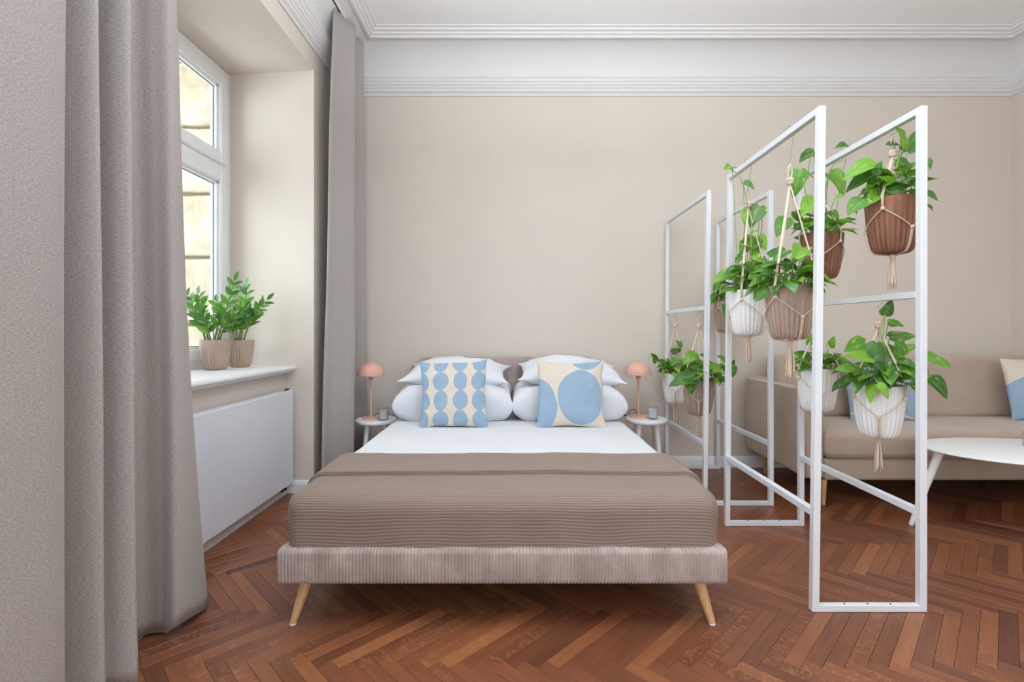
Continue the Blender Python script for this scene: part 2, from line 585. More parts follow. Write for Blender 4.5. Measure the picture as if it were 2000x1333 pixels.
def mat_stone():
    t = NT('weathered_limestone', 0.9, 0.2)
    o = t.obj()
    a = t.noise(t.map(o, (6, 6, 6)), 1.0, 6, 0.65, 0.4)
    b = t.noise(t.map(o, (14, 14, 2)), 1.0, 4, 0.6)
    c = t.ramp(a, [(0.25, srgb(172, 158, 134)), (0.55, srgb(206, 195, 174)), (0.8, srgb(226, 218, 200))])
    c = t.mix(0.6, c, t.ramp(b, [(0.3, (0.78, 0.75, 0.7, 1)), (0.6, (1.05, 1.05, 1.05, 1))]), 'MULTIPLY')
    t.col(c)
    t.bump(a, 0.6, 0.02)
    return t.m
M['stone'] = mat_stone()

# ------------------------------------------------------------------ room shell
XL, XR, YB, YF, H = -1.35, 3.99, 3.95, -2.7, 3.345     # left wall, right wall, wall behind the bed, wall behind the camera
NY0, NY1, NZ = 1.88, 3.31, 2.85                        # window niche
XW = -1.99                                             # window plane
XS = -1.55                                             # wall under the sill
N2Y0, N2Y1 = -1.35, 0.25                               # second niche, beside the camera, unseen, added for its window's light


def st(o):
    o['kind'] = 'structure'
    return o

bm = bmesh.new()
box(bm, XS - 0.5, XR + 0.2, YF - 0.2, YB + 0.2, -0.12, -0.012)
floor = st(mk('floor', bm, M['slab']))
st(mk('ceiling', boxbm(XL - 0.7, XR + 0.2, YF - 0.2, YB + 0.2, H, H + 0.12), M['ceiling']))
st(mk('wall_back', boxbm(XL - 0.9, XR + 0.2, YB, YB + 0.2, -0.1, H + 0.1), M['wall']))
st(mk('wall_right', boxbm(XR, XR + 0.2, YF - 0.2, YB + 0.1, -0.1, H + 0.1), M['wall']))

bm = bmesh.new()
XO = XW - 0.07
prism(bm, [(XL, NY1), (XL, YB + 0.05), (XO, YB + 0.05), (XO, NY1 + 0.075), (XW, NY1 + 0.07)], -0.1, H + 0.05)
prism(bm, [(XL, NY0), (XW, NY0 - 0.07), (XO, NY0 - 0.07), (XO, N2Y1 + 0.07), (XW, N2Y1 + 0.07), (XL, N2Y1)], -0.1, H + 0.05)
prism(bm, [(XL, N2Y0), (XW, N2Y0 - 0.07), (XO, N2Y0 - 0.07), (XO, YF - 0.2), (XL, YF - 0.2)], -0.1, H + 0.05)
for a, b in ((NY0, NY1), (N2Y0, N2Y1)):
    e0, e1 = (0.07, 0.07)
    prism(bm, [(XL, a), (XL, b), (XW, b + e1), (XO, b + e1), (XO, a - e0), (XW, a - e0)], NZ, H + 0.04)
    k_ = (XL - XS) / (XL - XW)
    prism(bm, [(XS, a - e0 * k_), (XS, b + e1 * k_), (XW, b + e1), (XO, b + e1), (XO, a - e0), (XW, a - e0)], -0.09, 0.835)
st(mk('wall_left', bm, M['wall']))

# wall behind the camera with two tall unseen windows added to let light in
bm = bmesh.new()
FW = [(-0.5, 1.2), (1.8, 3.5)]
box(bm, XL - 0.2, FW[0][0], YF - 0.2, YF, -0.1, H + 0.1)
box(bm, FW[0][1], FW[1][0], YF - 0.2, YF, -0.1, H + 0.1)
box(bm, FW[1][1], XR + 0.2, YF - 0.2, YF, -0.1, H + 0.1)
for a, b in FW:
    box(bm, a, b, YF - 0.2, YF, -0.1, 0.65)
    box(bm, a, b, YF - 0.2, YF, 2.85, H + 0.1)
st(mk('wall_front', bm, M['wall']))

# cornice: one moulded profile per wall, mitred at the corners
prof = [(0.0, 2.975), (0.012, 2.975), (0.014, 2.990), (0.020, 2.996), (0.034, 3.004), (0.036, 3.022), (0.044, 3.026), (0.046, 3.040),
        (0.054, 3.044), (0.058, 3.062), (0.066, 3.068), (0.070, 3.090), (0.076, 3.094), (0.076, 3.106), (0.058, 3.108)]
for i in range(1, 13):
    a = (PI / 2) * i / 12
    prof.append((0.25 - 0.192 * math.cos(a), 3.108 + 0.188 * math.sin(a)))
prof += [(0.250, 3.288), (0.272, 3.288), (0.276, 3.302), (0.292, 3.306), (0.296, 3.318), (0.316, 3.322), (0.322, 3.336), (0.338, 3.338), (0.340, 3.346)]


def cornice(name, corner):
    bm = bmesh.new()
    a = [bm.verts.new(corner(0, o, z)) for o, z in prof]
    b = [bm.verts.new(corner(1, o, z)) for o, z in prof]
    for i in range(len(prof) - 1):
        bm.faces.new((a[i], a[i + 1], b[i + 1], b[i]))
    bmesh.ops.recalc_face_normals(bm, faces=bm.faces[:])
    o = st(mk(name, bm, M['white_paint'], smooth=True, angle=30))
    return o
cornice('trim_1', lambda e, o, z: ((XL + o) if e == 0 else (XR - o), YB - o, z))
cornice('trim_2', lambda e, o, z: (XL + o, (YF + o) if e == 0 else (YB - o), z))
cornice('trim_3', lambda e, o, z: (XR - o, (YB - o) if e == 0 else (YF + o), z))
cornice('trim_4', lambda e, o, z: ((XR - o) if e == 0 else (XL + o), YF + o, z))

bprof = [(0.0, 0.0), (0.018, 0.0), (0.018, 0.062), (0.013, 0.070), (0.013, 0.078), (0.006, 0.086), (0.0, 0.088)]


def baseboard(name, runs):
    """runs: (start, end, inward normal)"""
    bm = bmesh.new()
    for (x0, y0), (x1, y1), (nx, ny), s, e in runs:
        a = [bm.verts.new((x0 + nx * o + s[0] * o, y0 + ny * o + s[1] * o, z)) for o, z in bprof]
        b = [bm.verts.new((x1 + nx * o + e[0] * o, y1 + ny * o + e[1] * o, z)) for o, z in bprof]
        for i in range(len(bprof) - 1):
            bm.faces.new((a[i], a[i + 1], b[i + 1], b[i]))
        bm.faces.new(a); bm.faces.new(b[::-1])
    bmesh.ops.recalc_face_normals(bm, faces=bm.faces[:])
    return st(mk(name, bm, M['trim']))
baseboard('baseboard_back', [((XL, YB), (XR, YB), (0, -1), (1, 0), (-1, 0))])
baseboard('baseboard_right', [((XR, YB), (XR, YF), (-1, 0), (0, -1), (0, 1))])
baseboard('baseboard_left', [
    ((XL, YB), (XL, NY1), (1, 0), (0, -1), (0, -1)),
    ((XL, NY1), (XS, NY1 + 0.022), (0, -1), (1, 0), (1, 0)),
    ((XS, NY1 + 0.02), (XS, NY0 - 0.02), (1, 0), (0, -1), (0, 1)),
    ((XL, NY0), (XL, N2Y1), (1, 0), (0, 1), (0, -1)),
    ((XL, N2Y0), (XL, YF), (1, 0), (0, 1), (0, 1))])
baseboard('baseboard_front', [((XR, YF), (XL, YF), (0, 1), (-1, 0), (1, 0))])

# ------------------------------------------------------------------ herringbone floor
PL, PW = 0.430, 0.0505
random.seed(11)


def clip(poly, rect):
    x0, x1, y0, y1 = rect
    def cut(poly, inside, inter):
        out = []
        for i in range(len(poly)):
            a, b = poly[i - 1], poly[i]
            ia, ib = inside(a), inside(b)
            if ib:
                if not ia: out.append(inter(a, b))
                out.append(b)
            elif ia: out.append(inter(a, b))
        return out
    def ix(v, k):
        def f(a, b):
            t = (v - a[k]) / (b[k] - a[k])
            return tuple(a[j] + (b[j] - a[j]) * t for j in range(len(a)))
        return f
    for (ins, it) in ((lambda p: p[0] >= x0, ix(x0, 0)), (lambda p: p[0] <= x1, ix(x1, 0)), (lambda p: p[1] >= y0, ix(y0, 1)), (lambda p: p[1] <= y1, ix(y1, 1))):
        if len(poly) < 3: return []
        poly = cut(poly, ins, it)
    return poly if len(poly) >= 3 else []


def plank_geo(verts, faces, uvs, tones, O, U, V, rect):
    """one plank: top with eased edges and sides; O corner, U along, V across (unit)"""
    g, e = 0.00025, 0.0011
    dz = random.uniform(-0.0003, 0.0003)
    offu, offv = random.uniform(0, 60), random.uniform(0, 60)
    tn = (min(1, max(0, random.gauss(0.48, 0.17))), random.random(), random.random())
    def rectpts(m):
        return [(O[0] + U[0] * a + V[0] * b, O[1] + U[1] * a + V[1] * b, a, b) for a, b in ((m, m), (PL - m, m), (PL - m, PW - m), (m, PW - m))]
    base, top = clip(rectpts(g), rect), clip(rectpts(e), rect)
    if not base or not top: return False
    def add(poly, z):
        i0 = len(verts)
        for p in poly:
            verts.append((p[0], p[1], z + dz)); uvs.append((p[2] + offu, p[3] + offv)); tones.append(tn)
        return list(range(i0, i0 + len(poly)))
    if len(base) == len(top):
        t = add(top, 0.0); m = add(base, -0.0011); b = add(base, -0.012)
        rings = [t, m, b]
    else:
        t = add(base, 0.0); b = add(base, -0.012)
        rings = [t, b]
    flip = (U[0] * V[1] - U[1] * V[0]) < 0
    faces.append(t[::-1] if flip else t)
    n = len(t)
    for r1, r2 in zip(rings, rings[1:]):
        for i in range(n):
            q = [r1[i], r2[i], r2[(i + 1) % n], r1[(i + 1) % n]]
            faces.append(q[::-1] if flip else q)
    return True


def plank_mesh(name, verts, faces, uvs, tones):
    me = bpy.data.meshes.new(name)
    me.from_pydata(verts, [], faces)
    at = me.attributes.new('tone', 'FLOAT_VECTOR', 'POINT')
    at.data.foreach_set('vector', [c for t in tones for c in t])
    ul = me.uv_layers.new(name='UVMap')
    idx = [0] * len(me.loops)
    me.loops.foreach_get('vertex_index', idx)
    ul.data.foreach_set('uv', [c for i in idx for c in uvs[i]])
    me.materials.append(M['parquet'])
    return me


def seen(x, y):
    """does the photograph show the floor here"""
    if y < 1.45: return False
    px = CX + F * x / y; py = CY + F * EYE / y
    if py > 1345 or px > 2010 or px < 262: return False
    if -0.9 < x < 0.8 and y > 2.35: return False
    if px < 400 and py < 1180: return False
    if y > 3.45 and x > 1.8: return False
    return True

s2 = 1 / math.sqrt(2)
cands = []
for k in range(-10, 8):
    for i in range(-90, 130):
        for typ in (0, 1):
            if typ == 0: u, v = i * PW + k * PL, i * PW - k * PL
            else: u, v = (i - 1) * PW + k * PL, i * PW - k * PL
            Y0 = 1.60
            X = (u + v) * s2; Y = (v - u) * s2 + Y0
            if typ == 0: U, V = (s2, -s2), (s2, s2)
            else: U, V = (s2, s2), (s2, -s2)
            # corner: for H the plank spans U from (u,v), V from (u,v); for V-planks likewise
            cx_, cy_ = X + U[0] * PL / 2 + V[0] * PW / 2, Y + U[1] * PL / 2 + V[1] * PW / 2
            if cx_ < XL - 0.5 or cx_ > XR + 0.4 or cy_ < YF - 0.4 or cy_ > YB + 0.4: continue
            cands.append((cx_, cy_, X, Y, U, V))
vis = sorted([c for c in cands if seen(c[0], c[1])], key=lambda c: c[1])[:300]
visset = set(id(c) for c in vis)
RECT = (XL, XR, YF, YB)
rest = ([], [], [], [])
for c in cands:
    if id(c) in visset:
        g = ([], [], [], [])
        if plank_geo(*g, (c[2], c[3]), c[4], c[5], RECT):
            mk('parquet_plank', plank_mesh('parquet_plank', *g), None, floor)
    else:
        plank_geo(*rest, (c[2], c[3]), c[4], c[5], RECT)
        # floor inside the window niches
        for a, b in ((NY0, NY1 + 0.02), (N2Y0, N2Y1)):
            plank_geo(*rest, (c[2], c[3]), c[4], c[5], (XS, XL, a, b)) if c[0] < XL + 0.3 else None
for c in vis:
    if c[0] < XL + 0.3:
        plank_geo(*rest, (c[2], c[3]), c[4], c[5], (XS, XL, NY0, NY1 + 0.02))
ro = mk('parquet_planks', plank_mesh('parquet_planks', *rest), None, floor)
ro['kind'] = 'stuff'

# ------------------------------------------------------------------ windows
def window(name, y0, y1, x, z0, z1, zt0, zt1, axis='y', parent=None):
    """two lights with a transom and two fanlights; the frame lies in the plane x (axis y) or y (axis x)"""
    root = None
    ym = (y0 + y1) / 2
    def B(bm, a0, a1, d0, d1, b0, b1, bev=0.004):
        if axis == 'y': box(bm, x + d0, x + d1, a0, a1, b0, b1, bev, 1)
        else: box(bm, a0, a1, x + d0, x + d1, b0, b1, bev, 1)
    bm = bmesh.new()
    f = 0.062
    B(bm, y0, y0 + f, -0.04, 0.035, z0, z1); B(bm, y1 - f, y1, -0.04, 0.035, z0, z1)
    B(bm, y0 + f - 0.003, y1 - f + 0.003, -0.039, 0.0345, z0, z0 + 0.05); B(bm, y0 + f - 0.003, y1 - f + 0.003, -0.039, 0.0345, z1 - f, z1 - 0.001)
    B(bm, y0 + f - 0.003, y1 - f + 0.003, -0.038, 0.0340, (zt0 + zt1) / 2 - 0.03, (zt0 + zt1) / 2 + 0.03)
    B(bm, ym - 0.03, ym + 0.03, -0.0375, 0.0335, z0 + 0.002, z1 - 0.002)
    fr = st(mk(name, bm, M['upvc']))
    for (a0, a1) in ((y0 + f - 0.01, ym - 0.02), (ym + 0.02, y1 - f + 0.01)):
        for (b0, b1) in ((z0 + 0.045, (zt0 + zt1) / 2 - 0.022), ((zt0 + zt1) / 2 + 0.022, z1 - f + 0.01)):
            bm = bmesh.new()
            s = 0.078
            B(bm, a0, a0 + s, -0.02, 0.052, b0, b1, 0.008); B(bm, a1 - s, a1, -0.02, 0.052, b0, b1, 0.008)
            B(bm, a0 + s - .004, a1 - s + .004, -0.02, 0.0515, b0, b0 + s, 0.008); B(bm, a0 + s - .004, a1 - s + .004, -0.02, 0.0515, b1 - s, b1, 0.008)
            q = 0.014
            B(bm, a0 + s - .002, a0 + s + q, -0.012, 0.03, b0 + s - .002, b1 - s + .002, 0.002); B(bm, a1 - s - q, a1 - s + .002, -0.012, 0.03, b0 + s - .002, b1 - s + .002, 0.002)
            B(bm, a0 + s, a1 - s, -0.012, 0.03, b0 + s - .002, b0 + s + q, 0.002); B(bm, a0 + s, a1 - s, -0.012, 0.03, b1 - s - q, b1 - s + .002, 0.002)
            sash = mk('sash', bm, M['upvc'], fr)
            bm = bmesh.new()
            B(bm, a0 + s + q - .002, a1 - s - q + .002, 0.0, 0.006, b0 + s + q - .002, b1 - s - q + .002, 0)
            mk('pane', bm, M['glass'], sash)
            bm = bmesh.new()
            g = 0.004
            for (c0, c1, e0, e1) in ((a0 + s + q, a0 + s + q + g, b0 + s + q, b1 - s - q), (a1 - s - q - g, a1 - s - q, b0 + s + q, b1 - s - q),
                                     (a0 + s + q, a1 - s - q, b0 + s + q, b0 + s + q + g), (a0 + s + q, a1 - s - q, b1 - s - q - g, b1 - s - q)):
                B(bm, c0, c1, 0.0065, 0.011, e0, e1, 0)
            mk('gasket', bm, M['gasket'], sash)
            bm = bmesh.new()     # dark rebate line between sash and frame, with hinges
            yy = a1 if axis == 'y' else a1
            B(bm, yy, yy + 0.003, 0.034, 0.038, b0 + 0.01, b1 - 0.01, 0)
            for hz in (b0 + 0.05, b1 - 0.09):
                B(bm, yy - 0.001, yy + 0.006, 0.036, 0.046, hz, hz + 0.03, 0.002)
            mk('hinge', bm, M['gasket'], sash)
    return fr
win = window('window_1', NY0 - 0.06, NY1 + 0.07, XW, 0.86, NZ, 2.09, 2.27)
window('window_2', N2Y0 - 0.06, N2Y1 + 0.06, XW, 0.86, NZ, 2.09, 2.27)  # unseen window, added to bring more light from the left
window('window_3', FW[0][0], FW[0][1], YF - 0.12, 0.65, 2.85, 2.09, 2.27, 'x')  # this one and the next are unseen, added to light from behind
window('window_4', FW[1][0], FW[1][1], YF - 0.12, 0.65, 2.85, 2.09, 2.27, 'x')

# window sills with rounded nosing
for nm, a, b in (('trim_5', NY0, NY1), ('trim_6', N2Y0, N2Y1)):
    bm = bmesh.new()
    poly = [(XW + 0.03, a - 0.066), (-1.47, a - 0.012), (-1.47, b + 0.012), (XW + 0.03, b + 0.066)]
    prism(bm, poly, 0.832, 0.861)
    es = [e for e in bm.edges if all(abs(v.co.x + 1.47) < 1e-4 for v in e.verts)]
    bmesh.ops.bevel(bm, geom=es, offset=0.009, segments=3, affect='EDGES')
    box(bm, -1.535, -1.50, a, b, 0.815, 0.833, 0.004)
    st(mk(nm, bm, M['trim'], smooth=True, angle=40))

# stone pier outside the window: each block its own piece
pier = thing('stone_pier', 'pale weathered stone block pier outside the window behind the plants', 'pier', (-2.3, 3.6, 0.3))
mk('mortar_core', boxbm(-2.50, -2.10, 3.50, 4.4, 0.3, 3.3), M['stone_joint'], pier, world=True)
zc, k = 0.3, 0
random.seed(5)
for hgt in (0.40, 0.44, 0.47, 0.45, 0.47, 0.47, 0.46, 0.4):
    split = random.choice((0, 0))
    def jag(p, k=k):
        n = noise.noise_vector(p * 9 + Vector((k * 7, 0, 0)))
        return p + Vector((n.x, n.y, n.z)) * 0.008
    pr = 0.0 if k % 2 else 0.035
    mk('stone_block', rbox(-2.53 - pr, -2.09, 3.46 - pr * 0.5, 4.42, zc + 0.014, zc + hgt - 0.014, 0.022, 0.09, jag), M['stone'], pier, world=True, smooth=True)
    zc += hgt; k += 1
opp = thing('opposite_building', 'pale building seen through the upper window pane', 'building', (-9.0, 14.0, -3.0))
mk('facade', boxbm(-14, -4, 14, 20, -3, 9), M['stone'], opp, world=True)
for ix_ in range(5):
    for iz in range(4):
        xx, zz = -13.2 + ix_ * 1.9, -1.5 + iz * 2.7
        w_ = mk('window_frame', boxbm(xx, xx + 1.0, 13.93, 14.02, zz, zz + 1.6, 0.02, 1), M['upvc'], opp, world=True)
        mk('pane', boxbm(xx + 0.08, xx + 0.92, 13.90, 13.94, zz + 0.08, zz + 1.52), M['gasket'], w_, world=True)

# ------------------------------------------------------------------ radiator
rad = thing('radiator', 'flat white panel radiator mounted below the window sill', 'radiator', (-1.47, 2.6, 0.08))
bm = boxbm(-1.482, -1.470, 1.95, 3.275, 0.085, 0.705, 0.005)
mk('front_panel', bm, M['radiator'], rad, world=True)
mk('rear_panel', boxbm(-1.525, -1.518, 1.97, 3.26, 0.10, 0.69, 0.002), M['radiator'], rad, world=True)
mk('side_cover', boxbm(-1.5265, -1.483, 3.262, 3.274, 0.09, 0.703, 0.003), M['radiator'], rad, world=True)
mk('side_cover', boxbm(-1.5265, -1.483, 1.95, 1.962, 0.09, 0.703, 0.003), M['radiator'], rad, world=True)
bm = boxbm(-1.5265, -1.483, 1.963, 3.18, 0.696, 0.703)
mk('top_grille', bm, M['radiator'], rad, world=True)
bm = bmesh.new()
for yy in (3.20, 3.235):
    tube(bm, [(-1.5, yy - 0.05, 0.12), (-1.5, yy - 0.05, 0.075)], 0.006, 10)
    tube(bm, [(-1.478, yy - 0.05, 0.070), (-1.515, yy - 0.05, 0.070)], 0.009, 12)
mk('valve', bm, M['dark_metal'], rad, world=True, smooth=True, angle=40)
mk('vent_plug', boxbm(-1.51, -1.49, 3.225, 3.255, 0.703, 0.712, 0.003), M['dark_metal'], rad, world=True)

# ------------------------------------------------------------------ curtains and track
def curtain(name, label, top, bot, ztop, hem, k=10, ease=1.6, seed=0, hemw=0.07):
    """top, bot: plan control points (x, y) of the same count; hem(t) -> height of the lower edge"""
    T = smoothpath([(a, b, 0) for a, b in top], k)
    B_ = smoothpath([(a, b, 0) for a, b in bot], k)
    n = len(T)
    nz = 60
    bm = bmesh.new()
    uvl = bm.loops.layers.uv.new('UVMap')
    ulen = [0.0]
    for i in range(1, n): ulen.append(ulen[-1] + (B_[i] - B_[i - 1]).length)
    grid = []
    for j in range(nz + 1):
        f = j / nz
        row = []
        for i in range(n):
            zb = hem(i / (n - 1))
            z = ztop + (zb - ztop) * f
            w = f ** ease
            p = T[i].lerp(B_[i], w)
            nv = noise.noise_vector(Vector((ulen[i] * 3.0 + seed, z * 0.8, seed)))
            p = p + Vector((nv.x, nv.y * 0.5, 0)) * 0.010 * min(1, f * 4)
            row.append(bm.verts.new((p.x, p.y, z)))
        grid.append(row)
    for j in range(nz):
        for i in range(n - 1):
            fc = bm.faces.new((grid[j][i], grid[j + 1][i], grid[j + 1][i + 1], grid[j][i + 1]))
            for lp, (jj, ii) in zip(fc.loops, ((j, i), (j + 1, i), (j + 1, i + 1), (j, i + 1))):
                lp[uvl].uv = (ulen[ii], grid[jj][ii].co.z)
    root = thing(name, label, 'curtain', (sum(b[0] for b in bot) / len(bot), sum(b[1] for b in bot) / len(bot), 0.0))
    # stitched hem fold: a second layer of cloth low on the panel
    o = mk('curtain_panel', bm, M['curtain'], root, world=True, smooth=True)
    md = o.modifiers.new('thickness', 'SOLIDIFY'); md.thickness = 0.003; md.offset = 0
    bm = bmesh.new()
    for i in range(0, n - 1):
        zb0, zb1 = hem(i / (n - 1)), hem((i + 1) / (n - 1))
        a = B_[i].lerp(T[i], 1 - (1 - hemw / (ztop - zb0)) ** ease); b = B_[i + 1].lerp(T[i + 1], 1 - (1 - hemw / (ztop - zb1)) ** ease)
    bm.free()
    return root, o

ctop = [(-1.30, 0.62), (-1.14, 0.72), (-1.09, 0.95), (-1.10, 1.20), (-1.24, 1.235), (-1.255, 1.275), (-1.13, 1.325), (-1.24, 1.375), (-1.255, 1.405), (-1.115, 1.42), (-1.23, 1.50), (-1.255, 1.60), (-1.20, 1.625), (-1.162, 1.650), (-1.185, 1.698), (-1.27, 1.73), (-1.30, 1.77)]
cbot = [(-1.36, 0.60), (-1.20, 0.72), (-1.14, 0.95), (-1.13, 1.23), (-1.26, 1.27), (-1.29, 1.32), (-1.17, 1.40), (-1.22, 1.44), (-1.22, 1.475), (-1.16, 1.520), (-1.305, 1.62), (-1.322, 1.745), (-1.27, 1.772), (-1.205, 1.765), (-1.20, 1.89), (-1.25, 1.99), (-1.37, 2.04)]
curtain('curtain', 'large grey taupe curtain in deep folds nearest the camera', ctop, cbot, 3.262, lambda t: 0.012 + (0.030 if t > 0.78 else 0.0) * (1 + math.sin(t * 40)) * 0.5, seed=3.0)
rtop = [(-1.240, 3.36), (-1.228, 3.33), (-1.208, 3.300), (-1.190, 3.355), (-1.168, 3.42), (-1.132, 3.495), (-1.190, 3.525), (-1.20, 3.57), (-1.170, 3.62), (-1.140, 3.70), (-1.18, 3.76)]
rbot = [(-1.315, 3.36), (-1.295, 3.30), (-1.268, 3.24), (-1.235, 3.30), (-1.18, 3.36), (-1.125, 3.44), (-1.25, 3.50), (-1.28, 3.62), (-1.25, 3.76), (-1.155, 3.85), (-1.22, 3.88)]
curtain('curtain', 'narrow gathered grey taupe curtain hanging beside the bed by the corner', rtop, rbot, 3.262, lambda t: 0.012, seed=9.0, ease=0.9)
trk = thing('curtain_track', 'thin white ceiling track that the curtains hang from', 'curtain track', (-1.19, 1.8, 3.27))
mk('rail', boxbm(-1.205, -1.175, 0.35, 3.80, 3.266, 3.279, 0.002), M['trim'], trk, world=True)
mk('slot', boxbm(-1.194, -1.186, 0.36, 3.79, 3.2645, 3.267), M['dark_metal'], trk, world=True)

# ------------------------------------------------------------------ bed
BX = -0.045
bed = thing('bed', 'upholstered taupe corduroy double bed with splayed wooden legs', 'bed', (BX, 2.8, 0.0))


def ribbed(bm, length, npr, path, amp=0.0034, sub=5, place=None):
    """path: list of (a, b, na, nb) in the profile plane; ribs repeat along length; place(s, a, b) -> xyz"""
    cols = []
    for i in range(npr * sub + 1):
        s = length * i / (npr * sub) - length / 2
        ph = (i % sub) / sub
        h = amp * math.sqrt(max(0.0, 1 - (2 * ph - 1) ** 2)) if i % sub else 0.0
        cols.append([bm.verts.new(place(s, a + na * h, b + nb * h)) for a, b, na, nb in path])
    for c0, c1 in zip(cols, cols[1:]):
        for j in range(len(path) - 1):
            bm.faces.new((c0[j], c0[j + 1], c1[j + 1], c1[j]))
    bm.faces.new(cols[0]); bm.faces.new(cols[-1][::-1])
    bmesh.ops.recalc_face_normals(bm, faces=bm.faces[:])
    return bm

RZ0, RZ1 = 0.166, 0.290
def railpath(th=0.05, r=0.016):
    p = [(th, RZ0, 0, -1)]
    for i in range(5):
        a = (PI / 2) * i / 4
        p.append((r - r * math.sin(a), RZ0 + r - r * math.cos(a), -math.sin(a), -math.cos(a)))
    for i in range(5):
        a = (PI / 2) * i / 4
        p.append((r - r * math.cos(a), RZ1 - r + r * math.sin(a), -math.cos(a), math.sin(a)))
    p.append((th, RZ1, 0, 1))
    return p
BW, BY0, BY1 = 1.652, 1.805, 3.89
mk('footboard', ribbed(bmesh.new(), BW, 132, railpath(), place=lambda s, a, b: (BX + s, BY0 + a, b)), M['cord'], bed, world=True, smooth=True, angle=50)
SL = BY1 - BY0 - 0.06
for sg in (-1, 1):
    mk('side_rail', ribbed(bmesh.new(), SL, 160, railpath(), place=lambda s, a, b, sg=sg: (BX + sg * (BW / 2 - a), (BY0 + 0.03 + BY1) / 2 + s, b)), M['cord'], bed, world=True, smooth=True, angle=50)
# headboard with rounded upper corners
HW, HT, HY = 1.56, 0.885, 3.825
def hb_place(s, a, b):
    u = abs(s); rc = 0.17
    top = HT if u < HW / 2 - rc else HT - rc + math.sqrt(max(0, rc * rc - (u - HW / 2 + rc) ** 2))
    z = 0.20 + (b - 0.20) * (top - 0.20) / (HT - 0.20)
    return (BX - 0.005 + s, HY + a, z)
hp = [(0.0, 0.20, -1, 0), (0.0, 0.5, -1, 0)] + [(0.02 - 0.02 * math.cos(PI / 2 * i / 4), HT - 0.02 + 0.02 * math.sin(PI / 2 * i / 4), -math.cos(PI / 2 * i / 4), math.sin(PI / 2 * i / 4)) for i in range(5)] + [(0.07, HT, 0, 1), (0.075, 0.2, 1, 0)]
mk('headboard', ribbed(bmesh.new(), HW, 124, hp, amp=0.003, place=hb_place), M['cord'], bed, world=True, smooth=True, angle=50)
mk('slat_base', boxbm(BX - 0.77, BX + 0.77, BY0 + 0.06, 3.81, 0.185, 0.245), M['slab'], bed, world=True)
for sx in (-1, 1):
    for yy, dy in ((1.885, -0.045), (3.70, 0.03)):
        top = Vector((BX + sx * 0.742, yy, 0.168)); bot = Vector((BX + sx * 0.783, yy + dy, 0.004))
        lg = mk('leg', tube(bmesh.new(), [bot, bot.lerp(top, 0.03), bot.lerp(top, 0.5), top], [0.012, 0.0135, 0.019, 0.0235], 20), M['leg_wood'], bed, world=True, smooth=True, angle=40)
        mk('foot_pad', tube(bmesh.new(), [bot - Vector((0, 0, 0.004)), bot + Vector((0, 0, 0.0015))], 0.0125, 16), M['white_wood'], lg, world=True)
mk('mattress', rbox(BX - 0.80, BX + 0.80, 1.86, 3.82, 0.246, 0.470, 0.055, 0.05), M['sheet'], bed, world=True, smooth=True)

def sheet_wr(p):
    n = noise.noise(Vector((p.x * 4, p.y * 3, 0))) * 0.003 + noise.noise(Vector((p.x * 14, p.y * 9, 3))) * 0.0015
    s = -1 if p.x < BX else 1
    return p + Vector((s * n if abs(p.x - BX) > 0.75 else 0, 0, n))
sh = mk('fitted_sheet', rbox(BX - 0.808, BX + 0.808, 1.852, 3.825, 0.252, 0.478, 0.06, 0.035, sheet_wr), M['sheet'], None, smooth=True)
tag(sh, 'smooth white fitted sheet stretched over the mattress of the bed', 'sheet')

# blanket tucked in between mattress and frame
def bl_wr(p):
    n = noise.noise(Vector((p.x * 3.2, p.y * 3, p.z * 4))) * 0.006 + noise.noise(Vector((p.x * 9, p.y * 7, p.z * 9 + 5))) * 0.003
    q = Vector(p)
    def ss(a, b, v):
        v = min(1.0, max(0.0, (v - a) / (b - a)))
        return v * v * (3 - 2 * v)
    q.y += 0.005 * math.sin(p.x * 13 + 4 * math.sin(p.x * 3)) * ss(0.42, 0.29, p.z) * ss(1.93, 1.84, p.y)   # creases near the tuck
    q.z += n * ss(0.38, 0.48, p.z)
    q.y += n * 0.7 * ss(1.93, 1.83, p.y)
    q.x += n * ss(0.75, 0.81, abs(p.x - BX)) * (1 if p.x > BX else -1)
    return q
bl = thing('blanket', 'taupe brown waffle weave blanket over the foot of the bed', 'blanket', (BX, 2.1, 0.29))
def dropb(m, a, s): return (a == 1 and s > 0) or (a == 2 and s < 0)
mk('blanket_cloth', rbox(BX - 0.822, BX + 0.822, 1.828, 2.43, 0.212, 0.489, 0.072, 0.018, bl_wr, dropb), M['blanket'], bl, world=True, smooth=True)
def fl_wr(p):
    q = bl_wr(p) + Vector((0, 0, 0.001))
    if p.y < 2.1 : q.y += 0.012 * math.sin((p.x - BX) * 4.2 + 0.6) + 0.004 * math.sin(p.x * 17)
    return q
mk('folded_edge', rbox(BX - 0.829, BX + 0.829, 1.99, 2.435, 0.26, 0.508, 0.082, 0.02, lambda p: fl_wr(Vector((p.x, max(p.y, 2.07), p.z))), lambda m, a, s: a == 2 and s < 0), M['blanket'], bl, world=True, smooth=True)
bm = bmesh.new()
for (xa, xb, dp) in ((BX - 0.62, BX - 0.36, 0.032), (BX + 0.36, BX + 0.68, 0.026)):
    g = []
    for i in range(21):
        t = i / 20
        row = []
        for j in range(8):
            s = j / 7
            x = xa + (xb - xa) * t
            y = 1.85 + 0.16 * s
            z = 0.186 - (0.022 + dp) * math.sin(PI * t) ** 1.0 * math.sin(PI * (0.15 + 0.7 * s))
            row.append(bm.verts.new((x, y, z)))
        g.append(row)
    for i in range(20):
        for j in range(7):
            bm.faces.new((g[i][j], g[i + 1][j], g[i + 1][j + 1], g[i][j + 1]))
mk('tucked_hem', bm, M['blanket'], bl, world=True, smooth=True)


